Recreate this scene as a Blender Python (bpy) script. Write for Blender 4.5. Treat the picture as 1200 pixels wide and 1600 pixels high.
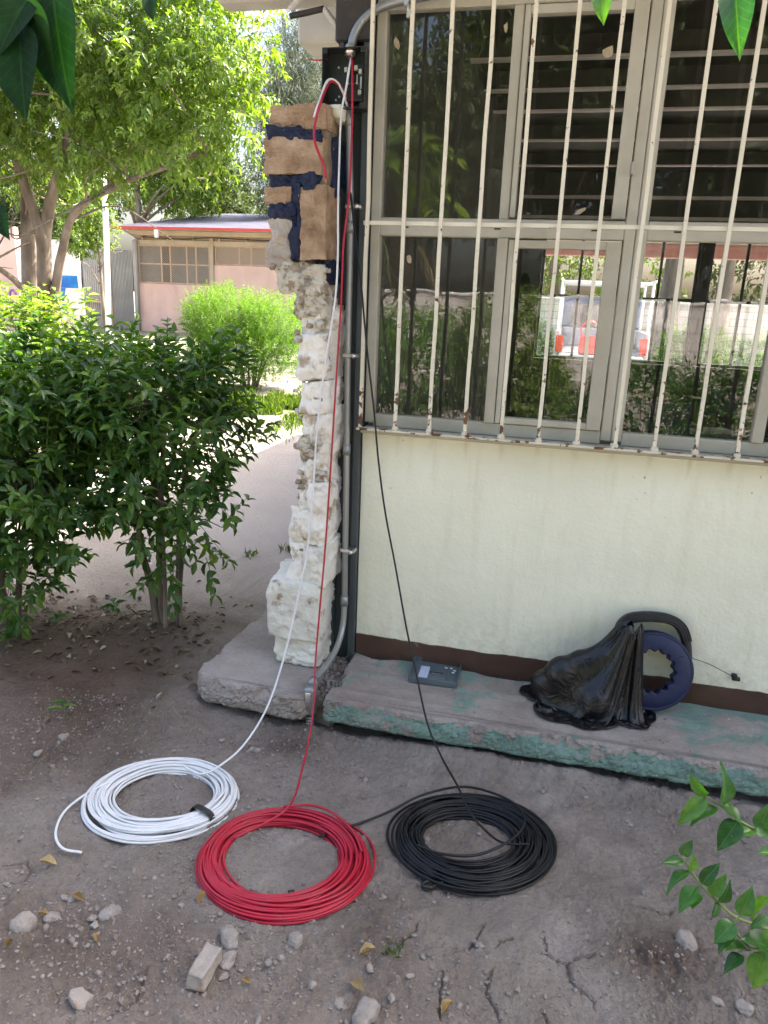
import bpy, bmesh, math, random
import numpy as np
from mathutils import Vector, Matrix
for o in list(bpy.data.objects): bpy.data.objects.remove(o)
S = bpy.context.scene
COL = S.collection
random.seed(7)
RNG = np.random.default_rng(7)

# ------------------------------------------------------------------ camera, sky, sun, exposure
CAM = np.array([0.0, -2.791, 1.60])
YAW, PITCH, ROLL, FPX = math.radians(-13.497), math.radians(15.94), math.radians(2.301), 1171.06
def cam_axes():
    cy, sy, cp, sp = math.cos(YAW), math.sin(YAW), math.cos(PITCH), math.sin(PITCH)
    f = np.array([sy*cp, cy*cp, -sp]); r = np.array([cy, -sy, 0.0]); u = np.cross(r, f)
    cr, sr = math.cos(ROLL), math.sin(ROLL)
    return r*cr+u*sr, -r*sr+u*cr, f
_r, _u, _f = cam_axes()
cd = bpy.data.cameras.new('camera'); cam = bpy.data.objects.new('camera', cd); COL.objects.link(cam)
cam.matrix_world = Matrix(((_r[0], _u[0], -_f[0], CAM[0]), (_r[1], _u[1], -_f[1], CAM[1]), (_r[2], _u[2], -_f[2], CAM[2]), (0, 0, 0, 1)))
cd.sensor_fit = 'VERTICAL'; cd.sensor_height = 24.0; cd.lens = 24.0*FPX/1600.0
cd.clip_start = 0.02; cd.clip_end = 2000
S.camera = cam
SUNV = Vector((0.556, 0.45, 1.0)).normalized()
W = bpy.data.worlds.new('World'); S.world = W; W.use_nodes = True
wn = W.node_tree; wn.nodes.clear()
sky = wn.nodes.new('ShaderNodeTexSky'); sky.sky_type = 'NISHITA'; sky.sun_disc = False
sky.sun_elevation = math.asin(SUNV.z); sky.sun_rotation = math.atan2(SUNV.x, SUNV.y)
sky.air_density = 1.0; sky.dust_density = 7.0; sky.ozone_density = 0.6
bgn = wn.nodes.new('ShaderNodeBackground'); bgn.inputs['Strength'].default_value = 0.14
wo = wn.nodes.new('ShaderNodeOutputWorld')
wn.links.new(sky.outputs[0], bgn.inputs[0]); wn.links.new(bgn.outputs[0], wo.inputs[0])
sl = bpy.data.lights.new('sun', 'SUN'); sl.energy = 5.0; sl.angle = math.radians(0.53); sl.color = (1.0, 0.94, 0.84)
sun = bpy.data.objects.new('sun', sl); COL.objects.link(sun)
sun.rotation_euler = SUNV.to_track_quat('Z', 'Y').to_euler(); sun.location = (8, 6, 14)
vs = S.view_settings
vs.view_transform = 'Standard'; vs.look = 'None'; vs.gamma = 1.0; vs.use_curve_mapping = False
vs.exposure = 2.28

# ------------------------------------------------------------------ noise
def _hash(ix, iy, iz, seed):
    h = (ix.astype(np.int64)*374761393 + iy.astype(np.int64)*668265263 + iz.astype(np.int64)*2147483647 + seed*974711) & 0xffffffff
    h = ((h ^ (h >> 13))*1274126177) & 0xffffffff
    h = ((h ^ (h >> 16))*2246822519) & 0xffffffff
    return ((h ^ (h >> 15)) & 0xffffff)/float(0xffffff)
def vnoise(p, seed=0):
    p = np.asarray(p, float); i = np.floor(p).astype(np.int64); f = p-i; w = f*f*(3-2*f)
    out = 0
    for a in (0, 1):
        for b in (0, 1):
            for c in (0, 1):
                wt = (w[:, 0] if a else 1-w[:, 0])*(w[:, 1] if b else 1-w[:, 1])*(w[:, 2] if c else 1-w[:, 2])
                out = out+wt*_hash(i[:, 0]+a, i[:, 1]+b, i[:, 2]+c, seed)
    return out*2-1
def fbm(p, seed=0, oct=4, gain=.5):
    s = 0; a = 1; q = np.asarray(p, float)
    for k in range(oct):
        s = s+a*vnoise(q, seed+k*13); q = q*2.03+17.1; a *= gain
    return s
def n2(x, y, sc, seed, oct=4, gain=.5):
    return fbm(np.stack([x*sc, y*sc, np.zeros_like(x)+.37], 1), seed, oct, gain)

# ------------------------------------------------------------------ mesh and object helpers
ORG = {}
def obj(name, me, mat=None, parent=None):
    o = bpy.data.objects.new(name, me); COL.objects.link(o)
    if mat and not me.materials: me.materials.append(mat)
    if parent is not None: o.parent = parent; ORG[o.name] = ORG[parent.name]
    else: ORG[o.name] = np.zeros(3)
    return o
def mesh(name, V, F, smooth=False):
    me = bpy.data.meshes.new(name)
    me.from_pydata([tuple(map(float, v)) for v in V], [], [tuple(map(int, f)) for f in F]); me.update()
    if smooth: me.polygons.foreach_set('use_smooth', [True]*len(me.polygons))
    return me
def mesh_big(name, V, F, smooth=False):       # F: (n,3) or (n,4) array
    V = np.asarray(V, np.float32); F = np.asarray(F, np.int32); k = F.shape[1]
    me = bpy.data.meshes.new(name)
    me.vertices.add(len(V)); me.vertices.foreach_set('co', V.ravel())
    me.loops.add(F.size); me.loops.foreach_set('vertex_index', F.ravel())
    me.polygons.add(len(F)); me.polygons.foreach_set('loop_start', np.arange(0, F.size, k, dtype=np.int32))
    me.polygons.foreach_set('loop_total', np.full(len(F), k, np.int32))
    me.polygons.foreach_set('use_smooth', np.full(len(F), smooth)); me.update(calc_edges=True); me.validate()
    return me
def part(name, VF, mat, parent=None, smooth=False):
    V = np.asarray(VF[0], float)
    if parent is not None: V = V-ORG[parent.name]
    if isinstance(VF[1], np.ndarray): me = mesh_big(name, V, VF[1], smooth)
    else: me = mesh(name, V, VF[1], smooth)
    return obj(name, me, mat, parent)
def tag(o, label=None, cat=None, group=None, kind=None):
    if label: o['label'] = label
    if cat: o['category'] = cat
    if group: o['group'] = group
    if kind: o['kind'] = kind
    return o
def thing(name, label, cat, loc, group=None):
    o = bpy.data.objects.new(name, None); COL.objects.link(o); o.location = loc; o.empty_display_size = .05
    ORG[o.name] = np.array(loc, float)
    return tag(o, label, cat, group)
def box(x0, x1, y0, y1, z0, z1):
    V = [(x, y, z) for x in (x0, x1) for y in (y0, y1) for z in (z0, z1)]
    F = [(0, 1, 3, 2), (4, 6, 7, 5), (0, 4, 5, 1), (2, 3, 7, 6), (0, 2, 6, 4), (1, 5, 7, 3)]
    return V, F
def bbox(x0, x1, y0, y1, z0, z1, b=.003, seg=1):
    bm = bmesh.new(); bmesh.ops.create_cube(bm, size=1)
    for v in bm.verts: v.co = Vector(((x0+x1)/2+v.co.x*(x1-x0), (y0+y1)/2+v.co.y*(y1-y0), (z0+z1)/2+v.co.z*(z1-z0)))
    b = min(b, .45*min(x1-x0, y1-y0, z1-z0))
    bmesh.ops.bevel(bm, geom=list(bm.edges), offset=b, segments=seg, affect='EDGES', profile=.5)
    V = [tuple(v.co) for v in bm.verts]; F = [[v.index for v in f.verts] for f in bm.faces]; bm.free()
    return V, F
def join(*vf):
    V = []; F = []
    for v, f in vf:
        n = len(V); V.extend([tuple(a) for a in v]); F.extend([tuple(int(i)+n for i in q) for q in f])
    return V, F
def catmull(P, sub):
    P = np.asarray(P, float); Q = np.vstack([2*P[0]-P[1], P, 2*P[-1]-P[-2]]); out = []
    for i in range(1, len(Q)-2):
        for k in range(sub):
            t = k/sub
            out.append(.5*((2*Q[i])+(-Q[i-1]+Q[i+1])*t+(2*Q[i-1]-5*Q[i]+4*Q[i+1]-Q[i+2])*t*t+(-Q[i-1]+3*Q[i]-3*Q[i+1]+Q[i+2])*t**3))
    out.append(Q[-2]); return np.array(out)
def tube(P, r, n=8, caps=True):
    P = np.asarray(P, float); m = len(P); r = np.full(m, r) if np.isscalar(r) else np.asarray(r, float)
    T = np.gradient(P, axis=0); T /= np.linalg.norm(T, axis=1)[:, None]+1e-12
    a = np.array([0, 0, 1.]) if abs(T[0][2]) < .9 else np.array([1., 0, 0])
    N = np.cross(T[0], a); N /= np.linalg.norm(N); NN = [N]
    for i in range(1, m):
        N = N-T[i]*np.dot(N, T[i]); N /= np.linalg.norm(N)+1e-12; NN.append(N)
    NN = np.array(NN); B = np.cross(T, NN)
    ang = np.linspace(0, 2*math.pi, n, endpoint=False)
    V = (P[:, None, :]+r[:, None, None]*(np.cos(ang)[None, :, None]*NN[:, None, :]+np.sin(ang)[None, :, None]*B[:, None, :])).reshape(-1, 3)
    i = np.arange(m-1)[:, None]*n; j = np.arange(n)[None, :]; k = (j+1) % n
    F = np.stack([i+j, i+k, i+n+k, i+n+j], 2).reshape(-1, 4)
    if caps:
        F = [tuple(q) for q in F]+[tuple(range(n-1, -1, -1)), tuple(range((m-1)*n, m*n))]
    return V, F
def lathe(prof, c, n=24):
    V = []; F = []; m = len(prof)
    for k in range(n):
        a = 2*math.pi*k/n
        for (rr, z) in prof: V.append((c[0]+rr*math.cos(a), c[1]+rr*math.sin(a), c[2]+z))
    for k in range(n):
        for i in range(m-1):
            a = k*m+i; b = ((k+1) % n)*m+i; F.append((a, b, b+1, a+1))
    return V, F
def prism(poly, y0, y1, axis='y'):
    n = len(poly)
    if axis == 'y': V = [(x, y0, z) for x, z in poly]+[(x, y1, z) for x, z in poly]
    elif axis == 'x': V = [(y0, x, z) for x, z in poly]+[(y1, x, z) for x, z in poly]
    else: V = [(x, z, y0) for x, z in poly]+[(x, z, y1) for x, z in poly]
    F = [tuple(range(n)), tuple(range(2*n-1, n-1, -1))]+[(i, i+n, (i+1) % n+n, (i+1) % n) for i in range(n)]
    return V, F
def unit_(a): return a/(np.linalg.norm(a, axis=-1, keepdims=True)+1e-9)
_cube = {}
def subcube(n):
    if n in _cube: return _cube[n]
    bm = bmesh.new(); bmesh.ops.create_cube(bm, size=2)
    bmesh.ops.subdivide_edges(bm, edges=list(bm.edges), cuts=n, use_grid_fill=True)
    V = np.array([v.co[:] for v in bm.verts]); F = [[v.index for v in f.verts] for f in bm.faces]; bm.free()
    _cube[n] = (V, F); return V, F
def rough_block(x0, x1, y0, y1, z0, z1, seed, rnd=.5, amp=.012, jit=.12, n=9, fs=14, ridge=.0):
    V, F = subcube(n); V = V.copy(); r = np.random.default_rng(seed)
    p = 2+6*(1-rnd); L = (np.abs(V)**p).sum(1)**(1/p); S_ = V/L[:, None]
    U = V*(1-rnd*.75)+S_*(rnd*.75)
    ext = np.array([(x1-x0)/2, (y1-y0)/2, (z1-z0)/2]); cen = np.array([(x0+x1)/2, (y0+y1)/2, (z0+z1)/2])
    cj = r.uniform(-jit, jit, (2, 2, 2, 3)); w = (U+1)/2
    d = 0
    for a in (0, 1):
        for b in (0, 1):
            for c in (0, 1):
                d = d+((w[:, 0] if a else 1-w[:, 0])*(w[:, 1] if b else 1-w[:, 1])*(w[:, 2] if c else 1-w[:, 2]))[:, None]*cj[a, b, c]
    U = U+d; Pw = U*ext+cen
    nd = S_/np.linalg.norm(S_, axis=1)[:, None]
    q = Pw*fs+seed*3.7
    disp = amp*fbm(q, seed, 4)+ridge*(np.abs(vnoise(q*.6, seed+5))-.4)
    return Pw+nd*disp[:, None], F
# ------------------------------------------------------------------ materials
def nodes(name):
    m = bpy.data.materials.new(name); m.use_nodes = True; t = m.node_tree
    b = t.nodes['Principled BSDF']; return m, t, b
def N(t, typ, **kw):
    n = t.nodes.new(typ)
    for k, v in kw.items():
        if k in n.inputs: n.inputs[k].default_value = v
        else: setattr(n, k, v)
    return n
def ramp(t, stops, interp='LINEAR'):
    n = t.nodes.new('ShaderNodeValToRGB'); e = n.color_ramp.elements; n.color_ramp.interpolation = interp
    while len(e) < len(stops): e.new(.5)
    for i, (p, c) in enumerate(stops): e[i].position = p; e[i].color = (*c, 1) if len(c) == 3 else c
    return n
def g(v): return (v, v, v)
def coords(t, kind='Object', sc=(1, 1, 1)):
    tc = t.nodes.new('ShaderNodeTexCoord'); mp = t.nodes.new('ShaderNodeMapping'); mp.inputs['Scale'].default_value = sc
    t.links.new(tc.outputs[kind], mp.inputs[0]); return mp.outputs[0]
def noise(t, vec, scale, detail=5, rough=.55, dist=0):
    n = N(t, 'ShaderNodeTexNoise', Scale=scale, Detail=detail, Roughness=rough, Distortion=dist); t.links.new(vec, n.inputs['Vector']); return n
def mixc(t, fac, a, b, mode='MIX'):
    n = t.nodes.new('ShaderNodeMix'); n.data_type = 'RGBA'; n.blend_type = mode
    for s, v in ((0, fac), (6, a), (7, b)):
        if hasattr(v, 'is_output'): t.links.new(v, n.inputs[s])
        else: n.inputs[s].default_value = v if s == 0 else (*v, 1)
    return n.outputs[2]
def mth(t, op, a, b=0.0, clamp=False):
    n = t.nodes.new('ShaderNodeMath'); n.operation = op; n.use_clamp = clamp
    for s, v in ((0, a), (1, b)):
        if hasattr(v, 'is_output'): t.links.new(v, n.inputs[s])
        else: n.inputs[s].default_value = v
    return n.outputs[0]
def bump(t, b, h, strength, dist=.01, prev=None):
    n = N(t, 'ShaderNodeBump', Strength=strength, Distance=dist); t.links.new(h, n.inputs['Height'])
    if prev: t.links.new(prev, n.inputs['Normal'])
    t.links.new(n.outputs[0], b.inputs['Normal']); return n.outputs[0]
def mk(name, stops, scale=6, rough=.75, metal=0, bmp=0, bscale=60, sc=(1, 1, 1), detail=6, spec=.4, rvar=0, coord='Object', coat=0):
    m, t, b = nodes(name); v = coords(t, coord, sc); n = noise(t, v, scale, detail)
    r = ramp(t, stops); t.links.new(n.outputs[0], r.inputs[0]); t.links.new(r.outputs[0], b.inputs['Base Color'])
    b.inputs['Roughness'].default_value = rough; b.inputs['Metallic'].default_value = metal; b.inputs['Specular IOR Level'].default_value = spec
    b.inputs['Coat Weight'].default_value = coat
    if rvar:
        t.links.new(mth(t, 'ADD', mth(t, 'MULTIPLY', n.outputs[0], rvar), rough-rvar/2), b.inputs['Roughness'])
    if bmp: bump(t, b, noise(t, v, bscale, 6, .6).outputs[0], bmp, .01)
    return m
def worn(name, under, paint, scale=8, lo=.48, hi=.52, rough=.7, bmp=.3, bscale=50, mask=None, detail=8, uscale=12):
    """paint with wear of its own: under shows where the noise is low"""
    m, t, b = nodes(name); v = coords(t); n = noise(t, v, scale, detail, .62)
    f = n.outputs[0]
    if mask: f = mask(t, v, f)
    k = ramp(t, [(lo, g(0)), (hi, g(1))]); t.links.new(f, k.inputs[0])
    nu = noise(t, v, uscale, 6); ru = ramp(t, under); t.links.new(nu.outputs[0], ru.inputs[0])
    npn = noise(t, v, uscale*.4, 6); rp = ramp(t, paint); t.links.new(npn.outputs[0], rp.inputs[0])
    t.links.new(mixc(t, k.outputs[0], ru.outputs[0], rp.outputs[0]), b.inputs['Base Color'])
    b.inputs['Roughness'].default_value = rough; b.inputs['Specular IOR Level'].default_value = .35
    h = mth(t, 'ADD', mth(t, 'MULTIPLY', k.outputs[0], .35), noise(t, v, bscale, 7, .65).outputs[0])
    bump(t, b, h, bmp, .008)
    return m
def leafmat(name, dark, mid, light, attr='lv', trans=.35, rough=.42, info=False, spec=.45):
    m, t, b = nodes(name)
    if info: src = t.nodes.new('ShaderNodeObjectInfo').outputs['Random']
    else: src = N(t, 'ShaderNodeAttribute', attribute_name=attr).outputs['Fac']
    r = ramp(t, [(0, dark), (.55, mid), (1, light)]); t.links.new(src, r.inputs[0])
    v = coords(t); nn = noise(t, v, 30, 3)
    c = mixc(t, .35, r.outputs[0], mixc(t, nn.outputs[0], (.35, .4, .3), (1.2, 1.2, 1.0)), 'MULTIPLY')
    if info:
        so = t.nodes.new('ShaderNodeSeparateXYZ'); t.links.new(v, so.inputs[0]); ay = mth(t, 'ABSOLUTE', so.outputs[1])
        rib = mth(t, 'LESS_THAN', ay, .022); vein = mth(t, 'LESS_THAN', mth(t, 'PINGPONG', mth(t, 'SUBTRACT', so.outputs[0], mth(t, 'MULTIPLY', ay, .55)), .06), .006)
        pt = noise(t, v, 4.5, 4, .6); pr = ramp(t, [(.3, g(.72)), (.7, g(1.2))]); t.links.new(pt.outputs[0], pr.inputs[0]); c = mixc(t, 1.0, c, pr.outputs[0], 'MULTIPLY')
        c = mixc(t, mth(t, 'MULTIPLY', mth(t, 'MAXIMUM', rib, mth(t, 'MULTIPLY', vein, .55)), .45), c, light)
    t.links.new(c, b.inputs['Base Color']); b.inputs['Roughness'].default_value = rough; b.inputs['Specular IOR Level'].default_value = spec
    tr = t.nodes.new('ShaderNodeBsdfTranslucent'); cc = mixc(t, .6, c, (.55, .85, .12), 'MULTIPLY')
    c2 = N(t, 'ShaderNodeBrightContrast', Bright=.05); t.links.new(c, c2.inputs[0])
    hs = N(t, 'ShaderNodeHueSaturation', Hue=.485, Saturation=1.25, Value=1.7); t.links.new(c, hs.inputs['Color'])
    t.links.new(hs.outputs[0], tr.inputs[0])
    mx = t.nodes.new('ShaderNodeMixShader'); mx.inputs[0].default_value = trans
    t.links.new(b.outputs[0], mx.inputs[1]); t.links.new(tr.outputs[0], mx.inputs[2])
    t.links.new(mx.outputs[0], t.nodes['Material Output'].inputs[0])
    return m
def glassmat(name, dust=.05, tint=(1, 1, 1)):
    m, t, b = nodes(name); v = coords(t)
    t.nodes.remove(b)
    lw = t.nodes.new('ShaderNodeLayerWeight'); lw.inputs[0].default_value = .5
    p5 = mth(t, 'POWER', lw.outputs['Facing'], 5.0); F_ = mth(t, 'ADD', mth(t, 'MULTIPLY', p5, .9), .052, True)
    tr = t.nodes.new('ShaderNodeBsdfTransparent'); tr.inputs[0].default_value = (*tint, 1)
    gl = t.nodes.new('ShaderNodeBsdfGlossy'); gl.inputs['Roughness'].default_value = .012
    df = t.nodes.new('ShaderNodeBsdfDiffuse'); df.inputs[0].default_value = (.55, .52, .46, 1)
    nb = noise(t, v, 2.2, 3); bn = N(t, 'ShaderNodeBump', Strength=.07, Distance=.02); t.links.new(nb.outputs[0], bn.inputs['Height']); t.links.new(bn.outputs[0], gl.inputs['Normal'])
    nd = noise(t, v, 7, 8, .7); nd2 = noise(t, v, 55, 3)
    sp = ramp(t, [(.70, g(0)), (.76, g(1))]); t.links.new(nd2.outputs[0], sp.inputs[0])
    dk = mth(t, 'ADD', mth(t, 'MULTIPLY', nd.outputs[0], dust), mth(t, 'MULTIPLY', sp.outputs[0], .025), True)
    m1 = t.nodes.new('ShaderNodeMixShader'); t.links.new(dk, m1.inputs[0]); t.links.new(tr.outputs[0], m1.inputs[1]); t.links.new(df.outputs[0], m1.inputs[2])
    m2 = t.nodes.new('ShaderNodeMixShader'); t.links.new(F_, m2.inputs[0]); t.links.new(m1.outputs[0], m2.inputs[1]); t.links.new(gl.outputs[0], m2.inputs[2])
    t.links.new(m2.outputs[0], t.nodes['Material Output'].inputs[0])
    return m

M = {}
M['cream_plaster'] = None
def wallmat():
    m, t, b = nodes('cream_plaster'); v = coords(t)
    n = noise(t, v, 1.6, 6, .6); r = ramp(t, [(.3, (.67, .665, .53)), (.55, (.75, .75, .605)), (.75, (.79, .79, .655))]); t.links.new(n.outputs[0], r.inputs[0])
    st = noise(t, coords(t, 'Object', (6, 6, .7)), 3, 5, .6); rs = ramp(t, [(.52, g(0)), (.75, g(.35))]); t.links.new(st.outputs[0], rs.inputs[0])
    c = mixc(t, rs.outputs[0], r.outputs[0], (.56, .53, .38))
    sp = noise(t, coords(t, 'Object', (1, 1, .5)), 75, 2, .5); rsp = ramp(t, [(.735, g(0)), (.76, g(1))]); t.links.new(sp.outputs[0], rsp.inputs[0])
    pm = noise(t, v, 3.1, 3); rpm = ramp(t, [(.5, g(0)), (.6, g(.8))]); t.links.new(pm.outputs[0], rpm.inputs[0])
    c = mixc(t, mth(t, 'MULTIPLY', rsp.outputs[0], rpm.outputs[0]), c, (.28, .25, .2))
    # dirt splashed up from the walkway
    sx = t.nodes.new('ShaderNodeSeparateXYZ'); t.links.new(v, sx.inputs[0])
    low = mth(t, 'SUBTRACT', 1.0, mth(t, 'DIVIDE', mth(t, 'SUBTRACT', sx.outputs[2], .08), .25), True)
    nd = noise(t, v, 22, 7, .7); rd = ramp(t, [(.45, g(0)), (.7, g(.55))]); t.links.new(nd.outputs[0], rd.inputs[0])
    c = mixc(t, mth(t, 'MULTIPLY', low, rd.outputs[0]), c, (.40, .35, .28))
    bx = mth(t, 'ABSOLUTE', mth(t, 'SUBTRACT', mth(t, 'WRAP', mth(t, 'ADD', sx.outputs[0], .757+.06625), .1325), .06625))
    bx.node.inputs[0].links[0].from_node.inputs[0].links[0].from_node.inputs[2].default_value = 0.0
    rr_ = ramp(t, [(.0, g(1)), (.018, g(0))]); t.links.new(mth(t, 'ADD', bx, mth(t, 'MULTIPLY', mth(t, 'SUBTRACT', noise(t, v, 20, 4).outputs[0], .5), .02)), rr_.inputs[0])
    zr = mth(t, 'DIVIDE', mth(t, 'SUBTRACT', sx.outputs[2], mth(t, 'ADD', .70, mth(t, 'MULTIPLY', st.outputs[0], .34))), .18, True)
    c = mixc(t, mth(t, 'MULTIPLY', mth(t, 'MULTIPLY', rr_.outputs[0], zr), .6), c, (.36, .25, .13))
    t.links.new(c, b.inputs['Base Color']); b.inputs['Roughness'].default_value = .62; b.inputs['Specular IOR Level'].default_value = .3
    h = mth(t, 'ADD', noise(t, v, 9, 4).outputs[0], mth(t, 'MULTIPLY', noise(t, v, 70, 6, .6).outputs[0], .35))
    bump(t, b, h, .32, .02); return m
M['cream_plaster'] = wallmat()
M['brown_base'] = worn('brown_base', [(.3, (.18, .15, .12)), (.7, (.27, .23, .19))], [(.3, (.05, .026, .018)), (.6, (.075, .04, .028)), (.8, (.11, .065, .045))], 9, .27, .35, .7, .3)
M['frame_paint'] = mk('frame_paint', [(.3, (.36, .34, .27)), (.6, (.44, .42, .345)), (.8, (.33, .31, .25))], 5, .5, 0, .12, 60)
M['grille_paint'] = worn('grille_paint', [(.3, (.05, .025, .015)), (.7, (.20, .09, .035))], [(.3, (.60, .56, .44)), (.7, (.68, .64, .52))], 26, .33, .37, .55, .25, 120)
def grille_mask(t, v, f):
    sx = t.nodes.new('ShaderNodeSeparateXYZ'); t.links.new(v, sx.inputs[0])
    k = mth(t, 'DIVIDE', mth(t, 'SUBTRACT', .22, sx.outputs[2]), .21, True)   # rust creeping up from the sill where water stands
    return mth(t, 'SUBTRACT', f, mth(t, 'MULTIPLY', k, .13))
M['bar_paint'] = worn('bar_paint', [(.3, (.04, .022, .014)), (.7, (.22, .10, .04))], [(.3, (.60, .56, .44)), (.7, (.68, .64, .52))], 30, .345, .375, .55, .25, 120, grille_mask)
M['rail_rust'] = worn('rail_rust', [(.3, (.04, .022, .014)), (.7, (.22, .10, .04))], [(.3, (.52, .48, .37)), (.7, (.62, .58, .46))], 22, .43, .47, .6, .3, 120)
M['post_grey'] = worn('post_grey', [(.4, (.20, .25, .28)), (.8, (.30, .34, .36))], [(.3, (.042, .053, .058)), (.6, (.058, .071, .077)), (.8, (.078, .090, .095))], 7, .30, .36, .42, .08, 40)
M['steel_dark'] = mk('steel_dark', [(.3, (.018, .016, .014)), (.7, (.045, .035, .028))], 8, .6, .0, .2, 50)
M['conduit'] = mk('conduit', [(.3, (.22, .235, .24)), (.6, (.30, .31, .315)), (.8, (.2, .21, .21))], 6, .34, .55, .06, 60, (1, 1, .3))
M['zinc'] = mk('zinc', [(.3, (.5, .5, .48)), (.7, (.68, .68, .66))], 20, .3, .9)
M['box_grey'] = mk('box_grey', [(.3, (.020, .024, .023)), (.7, (.034, .038, .036))], 8, .38, .2, .05, 40)
M['box_black'] = mk('box_black', [(.3, (.008, .008, .008)), (.7, (.014, .014, .014))], 10, .35)
M['brass'] = mk('brass', [(.3, (.42, .38, .26)), (.7, (.6, .56, .42))], 30, .35, .8)
M['cover_grey'] = mk('cover_grey', [(.3, (.075, .10, .115)), (.7, (.105, .135, .15))], 9, .4, .1, .05, 60)
M['white_wire'] = mk('white_wire', [(.3, (.56, .575, .59)), (.7, (.66, .67, .68))], 14, .36, 0, .03, 90)
M['red_wire'] = mk('red_wire', [(.3, (.30, .006, .022)), (.55, (.37, .010, .032)), (.75, (.31, .03, .045))], 12, .36, 0, .05, 120)
M['black_wire'] = mk('black_wire', [(.3, (.0045, .005, .007)), (.6, (.007, .008, .011)), (.8, (.022, .023, .026))], 12, .36, 0, .05, 120, spec=.32)
M['copper'] = mk('copper', [(.3, (.4, .17, .08)), (.7, (.6, .3, .15))], 40, .4, .9)
M['tape'] = mk('tape', [(.3, (.01, .01, .01)), (.7, (.018, .018, .018))], 40, .4, 0, .3, 120)
M['blue_plastic'] = mk('blue_plastic', [(.3, (.004, .009, .042)), (.6, (.006, .013, .056)), (.8, (.014, .022, .07))], 9, .5, 0, .08, 70)
M['black_plastic'] = mk('black_plastic', [(.3, (.012, .012, .013)), (.7, (.022, .022, .024))], 14, .5, 0, .1, 90)
M['sandstone'] = mk('sandstone', [(.22, (.14, .095, .06)), (.38, (.28, .19, .12)), (.52, (.40, .28, .18)), (.64, (.47, .345, .235)), (.8, (.55, .45, .34))], 14, .9, 0, 1.0, 150, detail=10, spec=.2)
M['grey_stone'] = mk('grey_stone', [(.25, (.23, .20, .17)), (.5, (.40, .36, .31)), (.62, (.5, .475, .43)), (.8, (.60, .59, .56))], 8, .88, 0, .7, 40, detail=9, spec=.2)
M['lime_stone'] = worn('lime_stone', [(.3, (.20, .15, .10)), (.5, (.36, .28, .20)), (.7, (.52, .46, .38))], [(.25, (.62, .585, .51)), (.5, (.74, .71, .645)), (.75, (.80, .78, .73))], 11, .36, .46, .9, .75, 46)
M['lime_white'] = worn('lime_white', [(.3, (.30, .22, .15)), (.7, (.5, .42, .33))], [(.25, (.58, .57, .50)), (.6, (.72, .71, .64))], 12, .33, .42, .88, .8, 70)
M['mortar'] = worn('mortar', [(.3, (.17, .13, .09)), (.6, (.34, .28, .21)), (.8, (.42, .36, .29))], [(.3, (.46, .42, .33)), (.7, (.62, .585, .49))], 22, .44, .52, .95, 1.0, 70)
M['mortar_brown'] = mk('mortar_brown', [(.3, (.15, .11, .075)), (.6, (.30, .235, .17)), (.8, (.44, .37, .29))], 16, .95, 0, 1.0, 60)
M['blue_joint'] = worn('blue_joint', [(.3, (.12, .12, .14)), (.7, (.3, .28, .27))], [(.3, (.005, .010, .030)), (.7, (.010, .020, .058))], 30, .30, .36, .6, .6, 70)
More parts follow.
